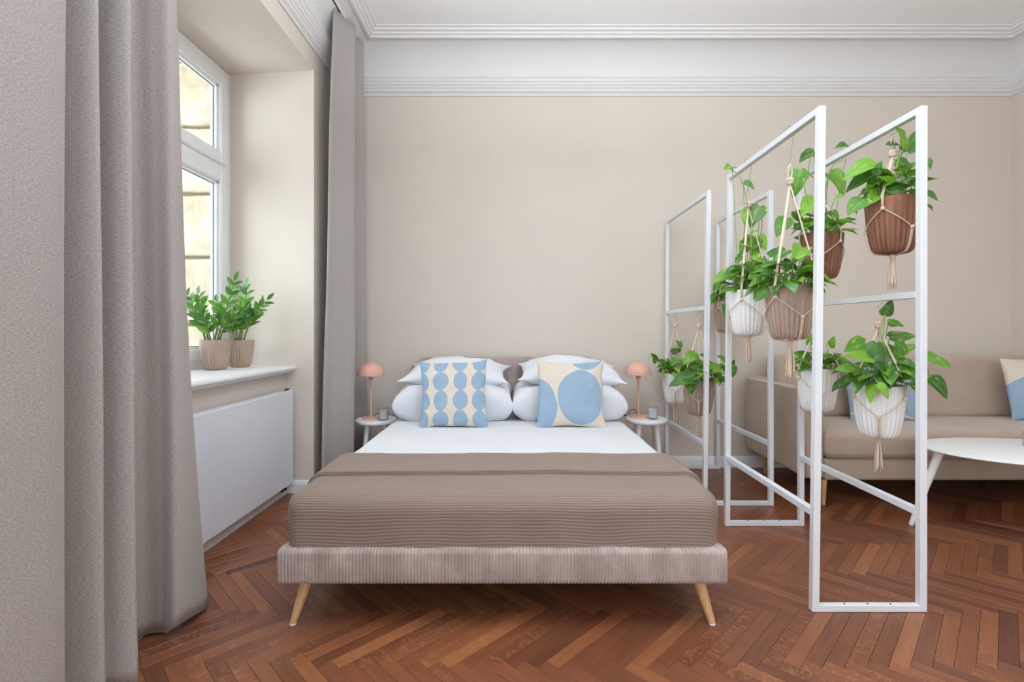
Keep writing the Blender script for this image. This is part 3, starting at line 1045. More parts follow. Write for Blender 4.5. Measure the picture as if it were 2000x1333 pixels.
# ------------------------------------------------------------------ pillows
def pillow_mesh(name, w, h, t, mat, p=2.6, pinch=0.10, seed=0, n=34, wr=0.006, ear=0.0, crease=None, back_t=None, pw=0.55):
    """pillow in the XZ plane, thickness along Y (front = -Y), centred at its middle"""
    me = bpy.data.meshes.new(name)
    verts, faces, uvs = [], [], []
    def pt(u, v, side):
        au, av = abs(u), abs(v)
        prof_ = max(0.0, (1 - au ** p) * (1 - av ** p)) ** pw
        x = u * w / 2 * (1 - pinch * (1 - av ** 2) * au ** 4 * 0.0)
        # edges bow inwards between the corners
        x = u * w / 2 * (1 - pinch * (1 - av ** 2.2) * au ** 2)
        z = v * h / 2 * (1 - pinch * (1 - au ** 2.2) * av ** 2)
        q = Vector((u * 2.2 + seed, v * 2.2, side * 0.7 + seed * 1.7))
        nv = noise.noise(q) * 0.5 + noise.noise(q * 2.3) * 0.35 + noise.noise(q * 5) * 0.15
        th = (t if side < 0 else (back_t or t)) / 2 * prof_
        y = side * th + nv * wr * 2.2 * (0.25 + prof_) * side
        if crease and side < 0: y += crease(u, v)
        m = noise.noise_vector(Vector((u * 1.7 + seed, v * 1.7, 9 + seed)))
        x += m.x * wr * 1.2; z += m.z * wr * 1.2
        if ear:
            c = (au * av) ** 8
            x += math.copysign(ear * c, u); z += math.copysign(ear * c, v)
        return (x, y, z)
    idx = {}
    for side in (-1, 1):
        for i in range(n + 1):
            for j in range(n + 1):
                u, v = math.sin((i / n - 0.5) * PI * 0.999), math.sin((j / n - 0.5) * PI * 0.999)
                u = 0.55 * u + 0.45 * (2 * i / n - 1); v = 0.55 * v + 0.45 * (2 * j / n - 1)
                if side == 1 and (i in (0, n) or j in (0, n)):
                    idx[(side, i, j)] = idx[(-1, i, j)]; continue
                if i in (0, n): u = -1 if i == 0 else 1
                if j in (0, n): v = -1 if j == 0 else 1
                idx[(side, i, j)] = len(verts)
                verts.append(pt(u, v, side)); uvs.append(((u + 1) / 2, (v + 1) / 2))
        for i in range(n):
            for j in range(n):
                f = [idx[(side, i, j)], idx[(side, i + 1, j)], idx[(side, i + 1, j + 1)], idx[(side, i, j + 1)]]
                faces.append(f if side < 0 else f[::-1])
    me.from_pydata(verts, [], faces)
    ul = me.uv_layers.new(name='UVMap')
    li = [0] * len(me.loops); me.loops.foreach_get('vertex_index', li)
    ul.data.foreach_set('uv', [c for i in li for c in uvs[i]])
    me.materials.append(mat)
    me.polygons.foreach_set('use_smooth', [True] * len(me.polygons))
    return me


def pillow(name, label, cat, me, loc, rot, group=None, seam=None):
    o = mk(name, me)
    o.location = loc
    o.rotation_euler = rot
    md = o.modifiers.new('smooth', 'SUBSURF'); md.levels = 1; md.render_levels = 1
    return tag(o, label, cat, group)

WG = 'white pillows at the head of the bed'
# flat-lying fat pillows: front (-Y of the mesh) turned up
pillow('pillow', 'plump white pillow lying flat on the sheet behind the spotted cushion', 'pillow',
       pillow_mesh('pillow', 0.83, 0.52, 0.27, M['pillow'], 4.5, 0.03, 1.3, wr=0.016, pw=0.36), (-0.425, 3.56, 0.607), (R(-84), 0, R(1)), WG)
pillow('pillow', 'plump white pillow lying flat on the sheet behind the big-circle cushion', 'pillow',
       pillow_mesh('pillow', 0.79, 0.52, 0.27, M['pillow'], 4.5, 0.03, 5.1, wr=0.016, pw=0.36), (0.375, 3.56, 0.605), (R(-84), 0, R(-1)), WG)
pillow('pillow', 'white pillow leaning on the headboard above the spotted cushion', 'pillow',
       pillow_mesh('pillow', 0.74, 0.42, 0.23, M['pillow'], 2.2, 0.08, 8.2, wr=0.012, ear=0.025, pw=0.6), (-0.415, 3.58, 0.786), (R(-79), R(1), R(0)), WG)
pillow('pillow', 'white pillow leaning on the headboard above the big-circle cushion', 'pillow',
       pillow_mesh('pillow', 0.74, 0.42, 0.23, M['pillow'], 2.2, 0.08, 12.6, wr=0.012, ear=0.025, pw=0.6), (0.40, 3.58, 0.789), (R(-79), R(2), R(0)), WG)
cr = lambda u, v: 0.012 * math.exp(-((u - v * 0.8 + 0.1) / 0.10) ** 2) * (1 if v > 0.1 else 0) * (v - 0.1)
pillow('throw_cushion', 'square cream cushion with columns of light blue spots', 'cushion',
       pillow_mesh('cushion', 0.445, 0.445, 0.13, mat_cushion('spotted_cushion', 'dots'), 2.4, 0.08, 2.2, wr=0.007, ear=0.014), (-0.398, 3.20, 0.682), (R(-15), R(-1.5), R(1)), 'patterned cushions on the bed')
pillow('throw_cushion', 'square cream cushion with one big light blue circle', 'cushion',
       pillow_mesh('cushion', 0.445, 0.445, 0.13, mat_cushion('circle_cushion', 'circles'), 2.4, 0.08, 6.7, wr=0.007, ear=0.014, crease=cr), (0.365, 3.20, 0.683), (R(-15), R(0.5), R(-2)), 'patterned cushions on the bed')


# ------------------------------------------------------------------ bedside tables, lamps, candles
def side_table(label, x, y, rz):
    t = thing('bedside_table', label, 'side table', (x, y, 0), rz, 'round white bedside tables')
    top = lathe(bmesh.new(), [(0, 0.420), (0.138, 0.420), (0.146, 0.424), (0.150, 0.434), (0.149, 0.444), (0.144, 0.449), (0.10, 0.450), (0, 0.450)], 48)
    mk('tabletop', top, M['white_wood'], t, smooth=True, angle=40)
    for k in range(4):
        a = PI / 4 + k * PI / 2
        u = Vector((math.cos(a), math.sin(a), 0))
        p0, p1 = u * 0.135 + Vector((0, 0, 0.0)), u * 0.085 + Vector((0, 0, 0.42))
        mk('leg', tube(bmesh.new(), [p0, p0.lerp(p1, 0.02), p0.lerp(p1, 0.5), p1], [0.0095, 0.011, 0.0155, 0.0185], 16), M['white_wood'], t, smooth=True, angle=40)
    return t
TLX, TRX, TY = -1.015, 0.975, 3.64
side_table('round white bedside table between the curtain and the bed', TLX, TY - 0.02, R(12))
side_table('round white bedside table between the bed and the plant stand', TRX, TY, R(-5))


def lamp(label, x, y, z):
    t = thing('table_lamp', label, 'lamp', (x, y, z), 0, 'salmon pink mushroom lamps')
    mk('base', lathe(bmesh.new(), [(0, 0), (0.062, 0), (0.064, 0.002), (0.064, 0.010), (0.061, 0.013), (0, 0.013)], 40), M['pink'], t, smooth=True, angle=40)
    mk('stem', tube(bmesh.new(), [(0, 0, 0.012), (0, 0, 0.33)], 0.0085, 16), M['pink'], t, smooth=True, angle=40)
    mk('collar', lathe(bmesh.new(), [(0.009, 0.285), (0.0155, 0.288), (0.0155, 0.322), (0.012, 0.325)], 20), M['pink'], t, smooth=True, angle=40)
    pr = []
    for i in range(13):
        a = (PI / 2) * i / 12
        pr.append((0.097 * math.cos(a), 0.318 + 0.098 * math.sin(a)))
    inner = [(r_ * 0.975, 0.318 + (z_ - 0.318) * 0.965) for r_, z_ in pr]
    pr = inner[::-1] + pr
    mk('lamp_shade', lathe(bmesh.new(), pr, 48), M['pink'], t, smooth=True, angle=60)
    mk('finial', lathe(bmesh.new(), [(0.014, 0.413), (0.014, 0.420), (0, 0.421)], 16), M['pink'], t, smooth=True, angle=40)
    mk('bulb', lathe(bmesh.new(), [(0, 0.330), (0.016, 0.334), (0.026, 0.350), (0.024, 0.368), (0.013, 0.388), (0, 0.390)], 20), M['white_wood'], t, smooth=True)
    return t
LL = lamp('salmon pink dome lamp on the bedside table next to the curtain', -1.052, 3.60, 0.450)
LR = lamp('salmon pink dome lamp on the bedside table near the plant stand', 0.920, 3.66, 0.450)
# cords
for rt, p, sw in ((LR, [(0.925, 3.70, 0.462), (0.905, 3.69, 0.50), (0.87, 3.69, 0.50), (0.855, 3.69, 0.475), (0.835, 3.70, 0.462)], True),
                  (LL, [(-1.04, 3.64, 0.462), (-1.01, 3.66, 0.480), (-0.96, 3.67, 0.470), (-0.90, 3.68, 0.46), (-0.858, 3.70, 0.42), (-0.855, 3.72, 0.30), (-0.86, 3.80, 0.10), (-0.87, 3.90, 0.02)], False)):
    mk('cord', tube(bmesh.new(), smoothpath(p, 8), 0.0022, 6), M['black'], rt, world=True, smooth=True)
    if sw:
        mk('switch', boxbm(0.782, 0.836, 3.688, 3.712, 0.452, 0.474, 0.005), M['black'], rt, world=True)
        mk('cord', tube(bmesh.new(), smoothpath([(0.784, 3.70, 0.463), (0.765, 3.70, 0.464), (0.75, 3.70, 0.45), (0.752, 3.71, 0.44), (0.77, 3.72, 0.43), (0.765, 3.72, 0.30), (0.80, 3.80, 0.06), (0.85, 3.90, 0.02)], 8), 0.0022, 6), M['black'], rt, world=True, smooth=True)


def candle(label, x, y, z, s=1.0):
    t = thing('candle_jar', label, 'candle', (x, y, z), 0, 'grey glass candle jars')
    t.scale = (s, s, s)
    mk('glass_jar', lathe(bmesh.new(), [(0, 0), (0.034, 0), (0.038, 0.003), (0.038, 0.092), (0.0355, 0.092), (0.0355, 0.008), (0, 0.008)], 32), M['jar'], t, smooth=True, angle=40)
    mk('wax', lathe(bmesh.new(), [(0, 0.0085), (0.0345, 0.0085), (0.0345, 0.070), (0.030, 0.072), (0, 0.071)], 32), M['wax'], t, smooth=True, angle=40)
    mk('wick', tube(bmesh.new(), [(0, 0, 0.070), (0.001, 0, 0.079)], 0.0012, 6), M['black'], t)
    return t
candle('grey glass candle jar beside the lamp near the curtain', -0.947, 3.555, 0.450)
candle('grey glass candle jar beside the lamp near the plant stand', 1.012, 3.60, 0.450)


# ------------------------------------------------------------------ plant stands
def stand(label, yn, yf, xl, xr, mid, group='white metal plant stands'):
    """xl, xr: (near bottom, near top, far bottom, far top) left edges of the two side frames"""
    S, T_ = 0.027, 1.975
    t = thing('plant_stand', label, 'plant stand', ((xl[0] + xr[0]) / 2, (yn + yf) / 2, 0), 0, group)
    def xat(q, near, z):
        b, tp = (q[0], q[1]) if near else (q[2], q[3])
        return b + (tp - b) * z / T_
    def post(q, near):
        y0 = yn if near else yf
        pts = []
        for z in (0.001, T_):
            x = xat(q, near, z)
            pts += [(x, y0, z), (x + S, y0, z), (x + S, y0 + S, z), (x, y0 + S, z)]
        bm = hexa(bmesh.new(), pts)
        bmesh.ops.bevel(bm, geom=bm.edges[:], offset=0.0015, segments=1, affect='EDGES')
        mk('post', bm, M['metal_white'], t, world=True)
    def rail(nm, q, z):
        xa, xb = xat(q, True, z), xat(q, False, z)
        ya, yb = yn + S, yf
        bm = hexa(bmesh.new(), [(xa, ya, z), (xa + S, ya, z), (xb + S, yb, z), (xb, yb, z), (xa, ya, z + S), (xa + S, ya, z + S), (xb + S, yb, z + S), (xb, yb, z + S)])
        bmesh.ops.bevel(bm, geom=bm.edges[:], offset=0.0015, segments=1, affect='EDGES')
        mk(nm, bm, M['metal_white'], t, world=True)
    for q, m in ((xl, mid[0]), (xr, mid[1])):
        post(q, True); post(q, False)
        rail('top_rail', q, T_ - S - 0.0005); rail('low_rail', q, 0.370)
        if m: rail('middle_rail', q, 1.226)
    for near in (True, False):
        y0 = yn if near else yf
        br = mk('bottom_rail', boxbm(xat(xl, near, 0) + S, xat(xr, near, 0), y0 + 0.0005, y0 + S - 0.0005, 0.001, 0.026, 0.0012, 1), M['metal_white'], t, world=True)
        for k in (0.27, 0.5, 0.73):
            xx = xat(xl, near, 0) + S + k * (xat(xr, near, 0) - xat(xl, near, 0) - S)
            mk('screw', lathe(bmesh.new(), [(0, 0.026), (0.0038, 0.026), (0.0035, 0.0275), (0, 0.028)], 10, (xx, y0 + 0.0135, 0)), M['dark_metal'], br, world=True)
    return t
stand('tall white metal frame plant stand nearest the camera', 1.914, 2.754, (1.159, 1.186, 1.180, 1.200), (1.579, 1.581, 1.596, 1.600), (False, True))
stand('tall white metal frame plant stand against the back wall', 3.075, 3.890, (1.179, 1.205, 1.190, 1.200), (1.594, 1.592, 1.600, 1.600), (True, False))

# ------------------------------------------------------------------ pots
def pot_mesh(mat, name='pot', R0=0.1, H0=0.228):
    pr = [(0.0, 0.004), (0.050, 0.004), (0.053, 0.0), (0.0585, 0.001), (0.066, 0.006), (0.0715, 0.014), (0.076, 0.026), (0.080, 0.042), (0.0845, 0.065), (0.0885, 0.09),
          (0.092, 0.12), (0.0948, 0.15), (0.0972, 0.18), (0.0992, 0.208), (0.1, 0.224), (0.0992, 0.228), (0.0955, 0.228), (0.0945, 0.222), (0.090, 0.19), (0.087, 0.17)]
    nf = 27
    def rf(a, r, z):
        if r <= 0.05 or z > 0.206 or z < 0.0005: return r
        f = (a * nf / (2 * PI)) % 1.0
        saw = abs(2 * f - 1) ** 1.5                      # sharp valleys, soft ridges
        amp = 0.0068 * min(1.0, (0.206 - z) / 0.085) * min(1.0, z / 0.006)
        return r - amp * saw
    # inner wall is plain
    bm = bmesh.new()
    lathe(bm, [(r * R0 / 0.1, z * H0 / 0.228) for r, z in pr[:15]], nf * 6, rf=lambda a, r, z: rf(a, r * 0.1 / R0, z * 0.228 / H0) * R0 / 0.1)
    lathe(bm, [(r * R0 / 0.1, z * H0 / 0.228) for r, z in pr[14:]], nf * 6)
    me = bpy.data.meshes.new(name)
    bmesh.ops.remove_doubles(bm, verts=bm.verts[:], dist=1e-6)
    bmesh.ops.recalc_face_normals(bm, faces=bm.faces[:])
    bm.to_mesh(me); bm.free()
    me.materials.append(mat)
    me.polygons.foreach_set('use_smooth', [True] * len(me.polygons))
    me.set_sharp_from_angle(angle=R(38))
    return me
POT = {k: pot_mesh(m) for k, m in POTM.items()}
soil_bm = lathe(bmesh.new(), [(0, 0.182), (0.04, 0.184), (0.0875, 0.180)], 24)
SOIL = bpy.data.meshes.new('soil'); soil_bm.to_mesh(SOIL); soil_bm.free(); SOIL.materials.append(M['soil'])


def leaf_mesh(name, outline, fold, droop, wavy, mat, seed):
    """unit-length leaf: base at origin, tip at +Y, face up +Z; outline(t) -> half width"""
    rnd = random.Random(seed)
    bm = bmesh.new()
    uvl = bm.loops.layers.uv.new('UVMap')
    ny, nx = 11, 3
    rows = []
    for j in range(ny + 1):
        t = j / ny
        w, back = outline(t)
        row = []
        for i in range(-nx, nx + 1):
            s = i / nx
            x = w * s
            y = t - back * abs(s) ** 1.5
            z = fold * abs(x) - droop * t * t + wavy * math.sin(t * 9 + seed) * abs(s) * 0.5 - 0.25 * droop * 0 - 0.6 * x * x
            row.append((bm.verts.new((x, y, z)), (0.5 + s * 0.5, t)))
        rows.append(row)
    for a, b in zip(rows, rows[1:]):
        for i in range(len(a) - 1):
            q = [a[i], a[i + 1], b[i + 1], b[i]]
            try: f = bm.faces.new([v for v, _ in q])
            except ValueError: continue
            for lp, (_, uv) in zip(f.loops, q): lp[uvl].uv = uv
    me = bpy.data.meshes.new(name)
    bmesh.ops.dissolve_degenerate(bm, dist=1e-5, edges=bm.edges[:])
    bm.to_mesh(me); bm.free()
    me.materials.append(mat)
    me.polygons.foreach_set('use_smooth', [True] * len(me.polygons))
    return me


def heart(t):
    w = 0.355 * (1 - t) ** 0.9 * (1 + t) * min(1.0, (t + 0.015) / 0.15) ** 0.5
    return (max(w, 0.0015), 0.10 * max(0, 1 - t / 0.35))


def oval(t):
    return (max(0.0015, 0.225 * math.sin(PI * min(1.0, max(0, t)) ** 0.85) ** 0.8 if t < 1 else 0.0015), 0.0)
HEARTS = [leaf_mesh('leaf', heart, f, d, w, M['pothos'], s) for f, d, w, s in ((0.30, 0.22, 0.05, 1), (0.5, 0.10, 0.08, 2), (0.15, 0.42, 0.06, 3), (0.75, 0.30, 0.04, 4))]
OVALS = [leaf_mesh('leaf', oval, f, d, w, M['zz'], s) for f, d, w, s in ((0.45, 0.10, 0.03, 1), (0.25, 0.22, 0.03, 2))]


def put_leaf(meshes, rnd, root, base, tdir, nrm, size):
    """one leaf object, in the local space of root (root has only a translation)"""
    t = Vector(tdir).normalized()
    n = Vector(nrm)
    n = (n - t * n.dot(t))
    if n.length < 1e-4: n = t.orthogonal()
    n.normalize()
    x = t.cross(n)
    m = Matrix((x, t, n)).transposed().to_4x4()
    o = bpy.data.objects.new('leaf', rnd.choice(meshes))
    COL.objects.link(o)
    o.parent = root
    o.matrix_local = Matrix.Translation(base) @ m @ Matrix.Diagonal((size * rnd.uniform(0.9, 1.1), size, size, 1))
    return o


def pothos(label, color, x, y, z, explicit, vines=(), n=26, seed=0, group='hanging pothos plants in fluted pots', spread=1.0, size=0.085, hgt=1.0):
    rnd = random.Random(seed)
    root = thing('potted_pothos', label, 'plant', (x, y, z), 0, group)
    mk('pot', POT[color], None, root)
    mk('soil', SOIL, None, root)
    loc = Vector((x, y, z))
    stems = bmesh.new()
    def petiole(base, r=0.0018, up=0.03):
        a = rnd.uniform(0, 2 * PI); rr = rnd.uniform(0.0, 0.055)
        # the root of the stalk is on the soil, on the side of the leaf
        h = Vector((base.x, base.y, 0)); 
        hd = h.normalized() if h.length > 1e-3 else Vector((1, 0, 0))
        p0 = hd * min(0.06, h.length * 0.4) + Vector((math.cos(a), math.sin(a), 0)) * 0.015 + Vector((0, 0, 0.18))
        mid = p0.lerp(base, 0.55) + Vector((0, 0, up + 0.25 * abs(base.z - p0.z) * 0.2))
        tube(stems, smoothpath([p0, mid, base], 4), [r * 1.15] * 4 + [r] * 5 if False else r, 5)
    # mound
    n = int(n * 1.25)
    for i in range(n):
        a = i * 2.39996 + rnd.uniform(-0.3, 0.3)
        q = math.sqrt((i + 0.5) / n)
        rad = (0.015 + 0.085 * q) * spread
        hz = 0.195 + (0.095 * (1 - q * q) + rnd.uniform(0.0, 0.045)) * hgt + 0.012
        b = Vector((math.cos(a) * rad, math.sin(a) * rad, hz))
        el = R(rnd.uniform(-38, 30)) * (0.4 + 0.6 * q) + R(14) * (1 - q)
        t = Vector((math.cos(a + rnd.uniform(-.5, .5)) * math.cos(el), math.sin(a + rnd.uniform(-.5, .5)) * math.cos(el), math.sin(el)))
        nr = Vector((rnd.uniform(-.35, .35) + 0.3 * math.cos(a), rnd.uniform(-.35, .35) - 0.35, 1.0))
        petiole(b)
        put_leaf(HEARTS, rnd, root, b, t, nr, size * rnd.uniform(0.72, 1.12))
    # leaves placed where the photograph shows them, each at its own depth around the pot
    for e in explicit:
        (bx, by, tx, ty) = e[:4]
        dd = e[4] if len(e) > 4 else rnd.uniform(-0.07, 0.05)
        conn = e[5] if len(e) > 5 else True
        B0 = P(bx, by, y + dd); T0 = P(tx, ty, y + dd - 0.02)
        t = (T0 - B0); L = t.length * 1.12
        t = t + Vector((0, rnd.uniform(-0.5, 0.1) * L, 0))
        nr = Vector((-0.35 * B0.x / y, -0.75, 0.55 + rnd.uniform(-.25, .35)))
        b = B0 - loc
        if conn: petiole(b, up=0.02)
        put_leaf(HEARTS, rnd, root, b, t, nr, max(L, 0.03))
    for v in vines:
        pts = [P(px, py, y + dd) - loc for px, py, dd in v]
        tube(stems, smoothpath(pts, 6), 0.0024, 6)
    mk('stem', stems, M['stem'], root, smooth=True)
    return root


def hanger(label, x, y, z, zk, zbar, az0, tassel=0.13, xbar=None, group='macrame plant hangers', scale=1.0, bart=0.0135):
    """z: height of the pot's base, zk: top knot, zbar: underside of the rail the hook hangs over"""
    rnd = random.Random(int(x * 1000) + int(y * 100))
    t = thing('macrame_hanger', label, 'plant hanger', (x, y, z), 0, group)
    hk = zk - z
    xb = (xbar if xbar is not None else x) - x
    knot = lathe(bmesh.new(), [(0, -0.016), (0.011, -0.014), (0.0155, -0.006), (0.013, 0.0), (0.017, 0.006), (0.012, 0.014), (0, 0.016)], 12, (0, 0, hk), rf=lambda a, r, z_: r * (1 + 0.18 * math.sin(3 * a + z_ * 300)))
    mk('top_knot', knot, M['rope'], t, smooth=True)
    bm = bmesh.new()                                     # loop above the knot
    zt = min(hk + 0.075, zbar - z - 0.02)
    for s in (-1, 1):
        tube(bm, smoothpath([(0.002 * s, 0, hk + 0.008), (0.010 * s, 0.002 * s, hk + (zt - hk) * 0.5), (0.001 * s, 0, zt)], 5), 0.0032, 6)
    mk('loop', bm, M['rope'], t, smooth=True)
    zb = zbar - z
    pts = [(0.004, 0, zt - 0.006), (-0.006, 0, zt - 0.001), (-0.004, 0, zt + 0.008), (xb * 0.5 + 0.008, 0.003, (zt + zb) / 2), (xb + bart + 0.004, 0.002, zb - 0.003), (xb + bart + 0.004, 0, zb + 0.024), (xb + bart * 0.4, 0, zb + 0.032), (xb - bart - 0.003, 0, zb + 0.030), (xb - bart - 0.006, 0, zb + 0.012)]
    mk('hook', tube(bmesh.new(), smoothpath(pts, 6), 0.0012, 6), M['wire'], t, smooth=True)
    def pr(zz):                                           # radius just outside the pot
        tab = [(0.0, 0.062), (0.006, 0.0685), (0.026, 0.079), (0.065, 0.088), (0.09, 0.092), (0.12, 0.0955), (0.15, 0.098), (0.18, 0.1005), (0.208, 0.1025), (0.228, 0.104)]
        for (a, b), (c, d) in zip(tab, tab[1:]):
            if a <= zz <= c: return b + (d - b) * (zz - a) / (c - a)
        return 0.104
    zu, zl = 0.178, 0.095
    net = bmesh.new()
    for k in range(3):
        a = R(az0 + 120 * k)
        u = Vector((math.cos(a), math.sin(a), 0))
        kp = u * (pr(zu) + 0.003) + Vector((0, 0, zu))
        rim = u * 0.1075 + Vector((0, 0, 0.232))
        c = bmesh.new()
        sd = Vector((-u.y, u.x, 0)) * 0.003
        for s in (-1, 1):
            tube(c, [Vector((0, 0, hk - 0.012)) + sd * s * 0.6, rim + sd * s * 0.9, kp + sd * s * 0.5], 0.0030, 6)
        mk('cord', c, M['rope'], t, smooth=True)
        mk('knot', lathe(bmesh.new(), [(0, -0.008), (0.006, -0.006), (0.0085, 0), (0.006, 0.006), (0, 0.008)], 10, tuple(kp)), M['rope'], t, smooth=True)
        a2 = a + R(60)
        u2 = Vector((math.cos(a2), math.sin(a2), 0))
        lp = u2 * (pr(zl) + 0.0028) + Vector((0, 0, zl))
        mk('knot', lathe(bmesh.new(), [(0, -0.008), (0.006, -0.006), (0.008, 0), (0.006, 0.006), (0, 0.008)], 10, tuple(lp)), M['rope'], t, smooth=True)
        for a_s in (a, a + R(120)):
            seg = []
            for i in range(9):
                f = i / 8
                aa = a_s + (a2 - a_s) * f
                zz = zu + (zl - zu) * f
                seg.append(Vector((math.cos(aa), math.sin(aa), 0)) * (pr(zz) + 0.0022) + Vector((0, 0, zz)))
            tube(net, seg, 0.0021, 6)
        for s in (-1, 1):
            seg = []
            for i in range(8):
                zz = zl * (1 - i / 7)
                seg.append(u2 * (pr(zz) + 0.003) + Vector((-u2.y, u2.x, 0)) * 0.003 * s + Vector((0, 0, zz)))
            seg.append(u2 * 0.03 + Vector((0, 0, -0.006)))
            seg.append(Vector((0, 0, -0.012)))
            tube(net, seg, 0.0024, 6)
    mk('net', net, M['rope'], t, smooth=True)
    mk('bottom_knot', lathe(bmesh.new(), [(0, -0.024), (0.010, -0.022), (0.0125, -0.012), (0.010, -0.004), (0, -0.002)], 12), M['rope'], t, smooth=True)
    ts = bmesh.new()
    for i in range(12):
        a = 2 * PI * i / 12 + rnd.uniform(-.2, .2)
        rr = 0.006 + 0.011 * rnd.random()
        L = tassel * rnd.uniform(0.85, 1.08)
        o = Vector((math.cos(a), math.sin(a), 0))
        tube(ts, smoothpath([o * 0.005 + Vector((0, 0, -0.018)), o * (rr * 0.8 + 0.002) + Vector((0, 0, -0.018 - L * 0.5)), o * rr * 1.15 + Vector((rnd.uniform(-.004, .004), 0, -0.018 - L))], 4), 0.0030, 5)
    mk('tassel', ts, M['rope'], t, smooth=True)
    return t

ZB_TOP, ZB_MID = 1.947, 1.226
LAB = 'hanging pothos plants'
# front stand, left frame
hanger('macrame hanger around the white pot next to the top-left corner of the front stand', 1.2015, 2.53, 1.074, 1.745, ZB_TOP, 228, 0.12)
pothos('pothos climbing high in a white fluted pot on the front stand', 'white', 1.2015, 2.53, 1.074,
       [(1430, 328, 1410, 328), (1452, 358, 1472, 368), (1484, 404, 1466, 437), (1456, 410, 1452, 432), (1474, 466, 1440, 492), (1482, 460, 1494, 486), (1449, 500, 1436, 510),
        (1496, 528, 1455, 543), (1434, 534, 1400, 546), (1503, 500, 1520, 485), (1470, 500, 1490, 510), (1462, 480, 1446, 476), (1470, 515, 1450, 530), (1478, 480, 1470, 505),
        (1450, 520, 1440, 545), (1484, 505, 1500, 525), (1466, 455, 1478, 448), (1474, 540, 1450, 560)],
       [[(1462, 560, 0), (1466, 500, -.02), (1468, 440, -.03), (1460, 400, -.03), (1453, 365, -.03), (1444, 345, -.02), (1430, 332, -.01), (1418, 326, -.01)],
        [(1470, 560, 0), (1480, 500, 0), (1486, 460, 0), (1488, 430, 0), (1484, 408, 0)]], n=26, seed=1, hgt=1.3)
hanger('macrame hanger around the taupe pot in the middle of the front stand', 1.190, 2.126, 1.060, 1.742, ZB_TOP, 210, 0.15)
pothos('bushy pothos in a large taupe fluted pot on the front stand', 'taupe', 1.190, 2.126, 1.060,
       [(1568, 484, 1540, 508), (1585, 524, 1566, 532), (1562, 556, 1520, 571), (1512, 548, 1476, 574), (1530, 510, 1556, 530), (1500, 520, 1485, 540), (1556, 500, 1585, 495), (1535, 490, 1512, 505), (1560, 530, 1590, 548)],
       [], n=34, seed=2, size=0.092, spread=1.08)
# front stand, right frame
hanger('macrame hanger around the dark brown pot at the top right of the front stand', 1.606, 2.09, 1.425, 1.850, ZB_TOP, 214, 0.13)
pothos('pothos in a brown fluted pot at the top right of the front stand', 'brown', 1.606, 2.09, 1.425,
       [(1711, 326, 1661, 334), (1722, 338, 1668, 354), (1726, 372, 1686, 392), (1685, 390, 1655, 412), (1765, 288, 1752, 250), (1758, 284, 1731, 274), (1772, 296, 1788, 258),
        (1756, 312, 1781, 340), (1808, 312, 1818, 326), (1711, 340, 1717, 317), (1734, 371, 1772, 354), (1720, 360, 1736, 347), (1700, 372, 1688, 388), (1780, 350, 1800, 362), (1745, 352, 1716, 346), (1770, 330, 1790, 318)],
       [[(1740, 370, 0), (1750, 330, -.02), (1760, 300, -.02), (1775, 270, -.02)]], n=24, seed=3, size=0.08)
hanger('macrame hanger around the brown pot behind the front post of the stand', 1.603, 2.57, 1.370, 1.80, ZB_TOP, 290, 0.10)
pothos('pothos in a brown fluted pot partly hidden behind the front post', 'brown', 1.603, 2.57, 1.370,
       [(1618, 340, 1650, 375), (1590, 297, 1563, 313), (1562, 332, 1554, 372), (1590, 388, 1558, 418), (1536, 427, 1510, 458), (1657, 288, 1632, 284), (1632, 385, 1648, 379), (1626, 412, 1641, 430),
        (1552, 414, 1566, 436), (1640, 436, 1661, 431), (1560, 440, 1545, 452), (1600, 420, 1622, 440), (1585, 430, 1560, 445), (1615, 430, 1640, 452)],
       [[(1608, 455, 0), (1614, 410, -.02), (1612, 370, -.03), (1618, 344, -.03)], [(1600, 455, 0), (1604, 400, 0), (1596, 356, 0), (1580, 338, -.01), (1582, 312, -.02), (1588, 298, -.02)],
        [(1612, 370, 0), (1625, 326, -.02), (1645, 312, -.02), (1657, 292, -.01)], [(1580, 348, 0), (1570, 338, 0), (1562, 334, 0)]], n=24, seed=4)
hanger('macrame hanger around the white pot lowest on the front stand', 1.606, 2.17, 0.632, 1.122, ZB_MID, 54, 0.14)
pothos('leafy pothos in a white fluted pot hanging lowest on the front stand', 'white', 1.606, 2.17, 0.632,
       [(1729, 616, 1738, 590), (1735, 630, 1765, 631), (1738, 660, 1783, 652), (1762, 690, 1786, 670), (1690, 671, 1650, 682), (1700, 699, 1662, 690), (1712, 670, 1700, 707), (1702, 704, 1727, 732),
        (1729, 684, 1766, 697), (1684, 722, 1650, 712), (1682, 731, 1655, 740), (1713, 752, 1734, 776, -0.12), (1812, 698, 1863, 713), (1815, 740, 1841, 775), (1765, 706, 1786, 728), (1745, 700, 1730, 725), (1752, 668, 1775, 690)],
       [[(1718, 740, 0), (1730, 700, -.06), (1722, 660, -.07), (1720, 635, -.05), (1730, 615, -.03)], [(1745, 735, 0), (1780, 712, -.05), (1812, 700, -.05)], [(1800, 706, -.05), (1812, 722, -.05), (1815, 740, -.05)],
        [(1690, 735, 0), (1665, 712, 0), (1650, 704, 0), (1628, 690, 0)]], n=28, seed=5, size=0.092, spread=1.1)
hanger('macrame hanger around the white pot behind the front post of the stand', 1.603, 2.605, 0.672, 1.13, ZB_MID, 187, 0.12)
pothos('pothos in a white fluted pot low behind the front post', 'white', 1.603, 2.605, 0.672,
       [(1621, 678, 1628, 660), (1611, 712, 1632, 694), (1632, 714, 1666, 709), (1581, 672, 1583, 654), (1578, 700, 1556, 690), (1640, 700, 1662, 718), (1575, 712, 1554, 708), (1618, 700, 1640, 690)],
       [[(1600, 715, 0), (1612, 695, 0), (1622, 678, 0)]], n=22, seed=6, size=0.075, hgt=0.7)
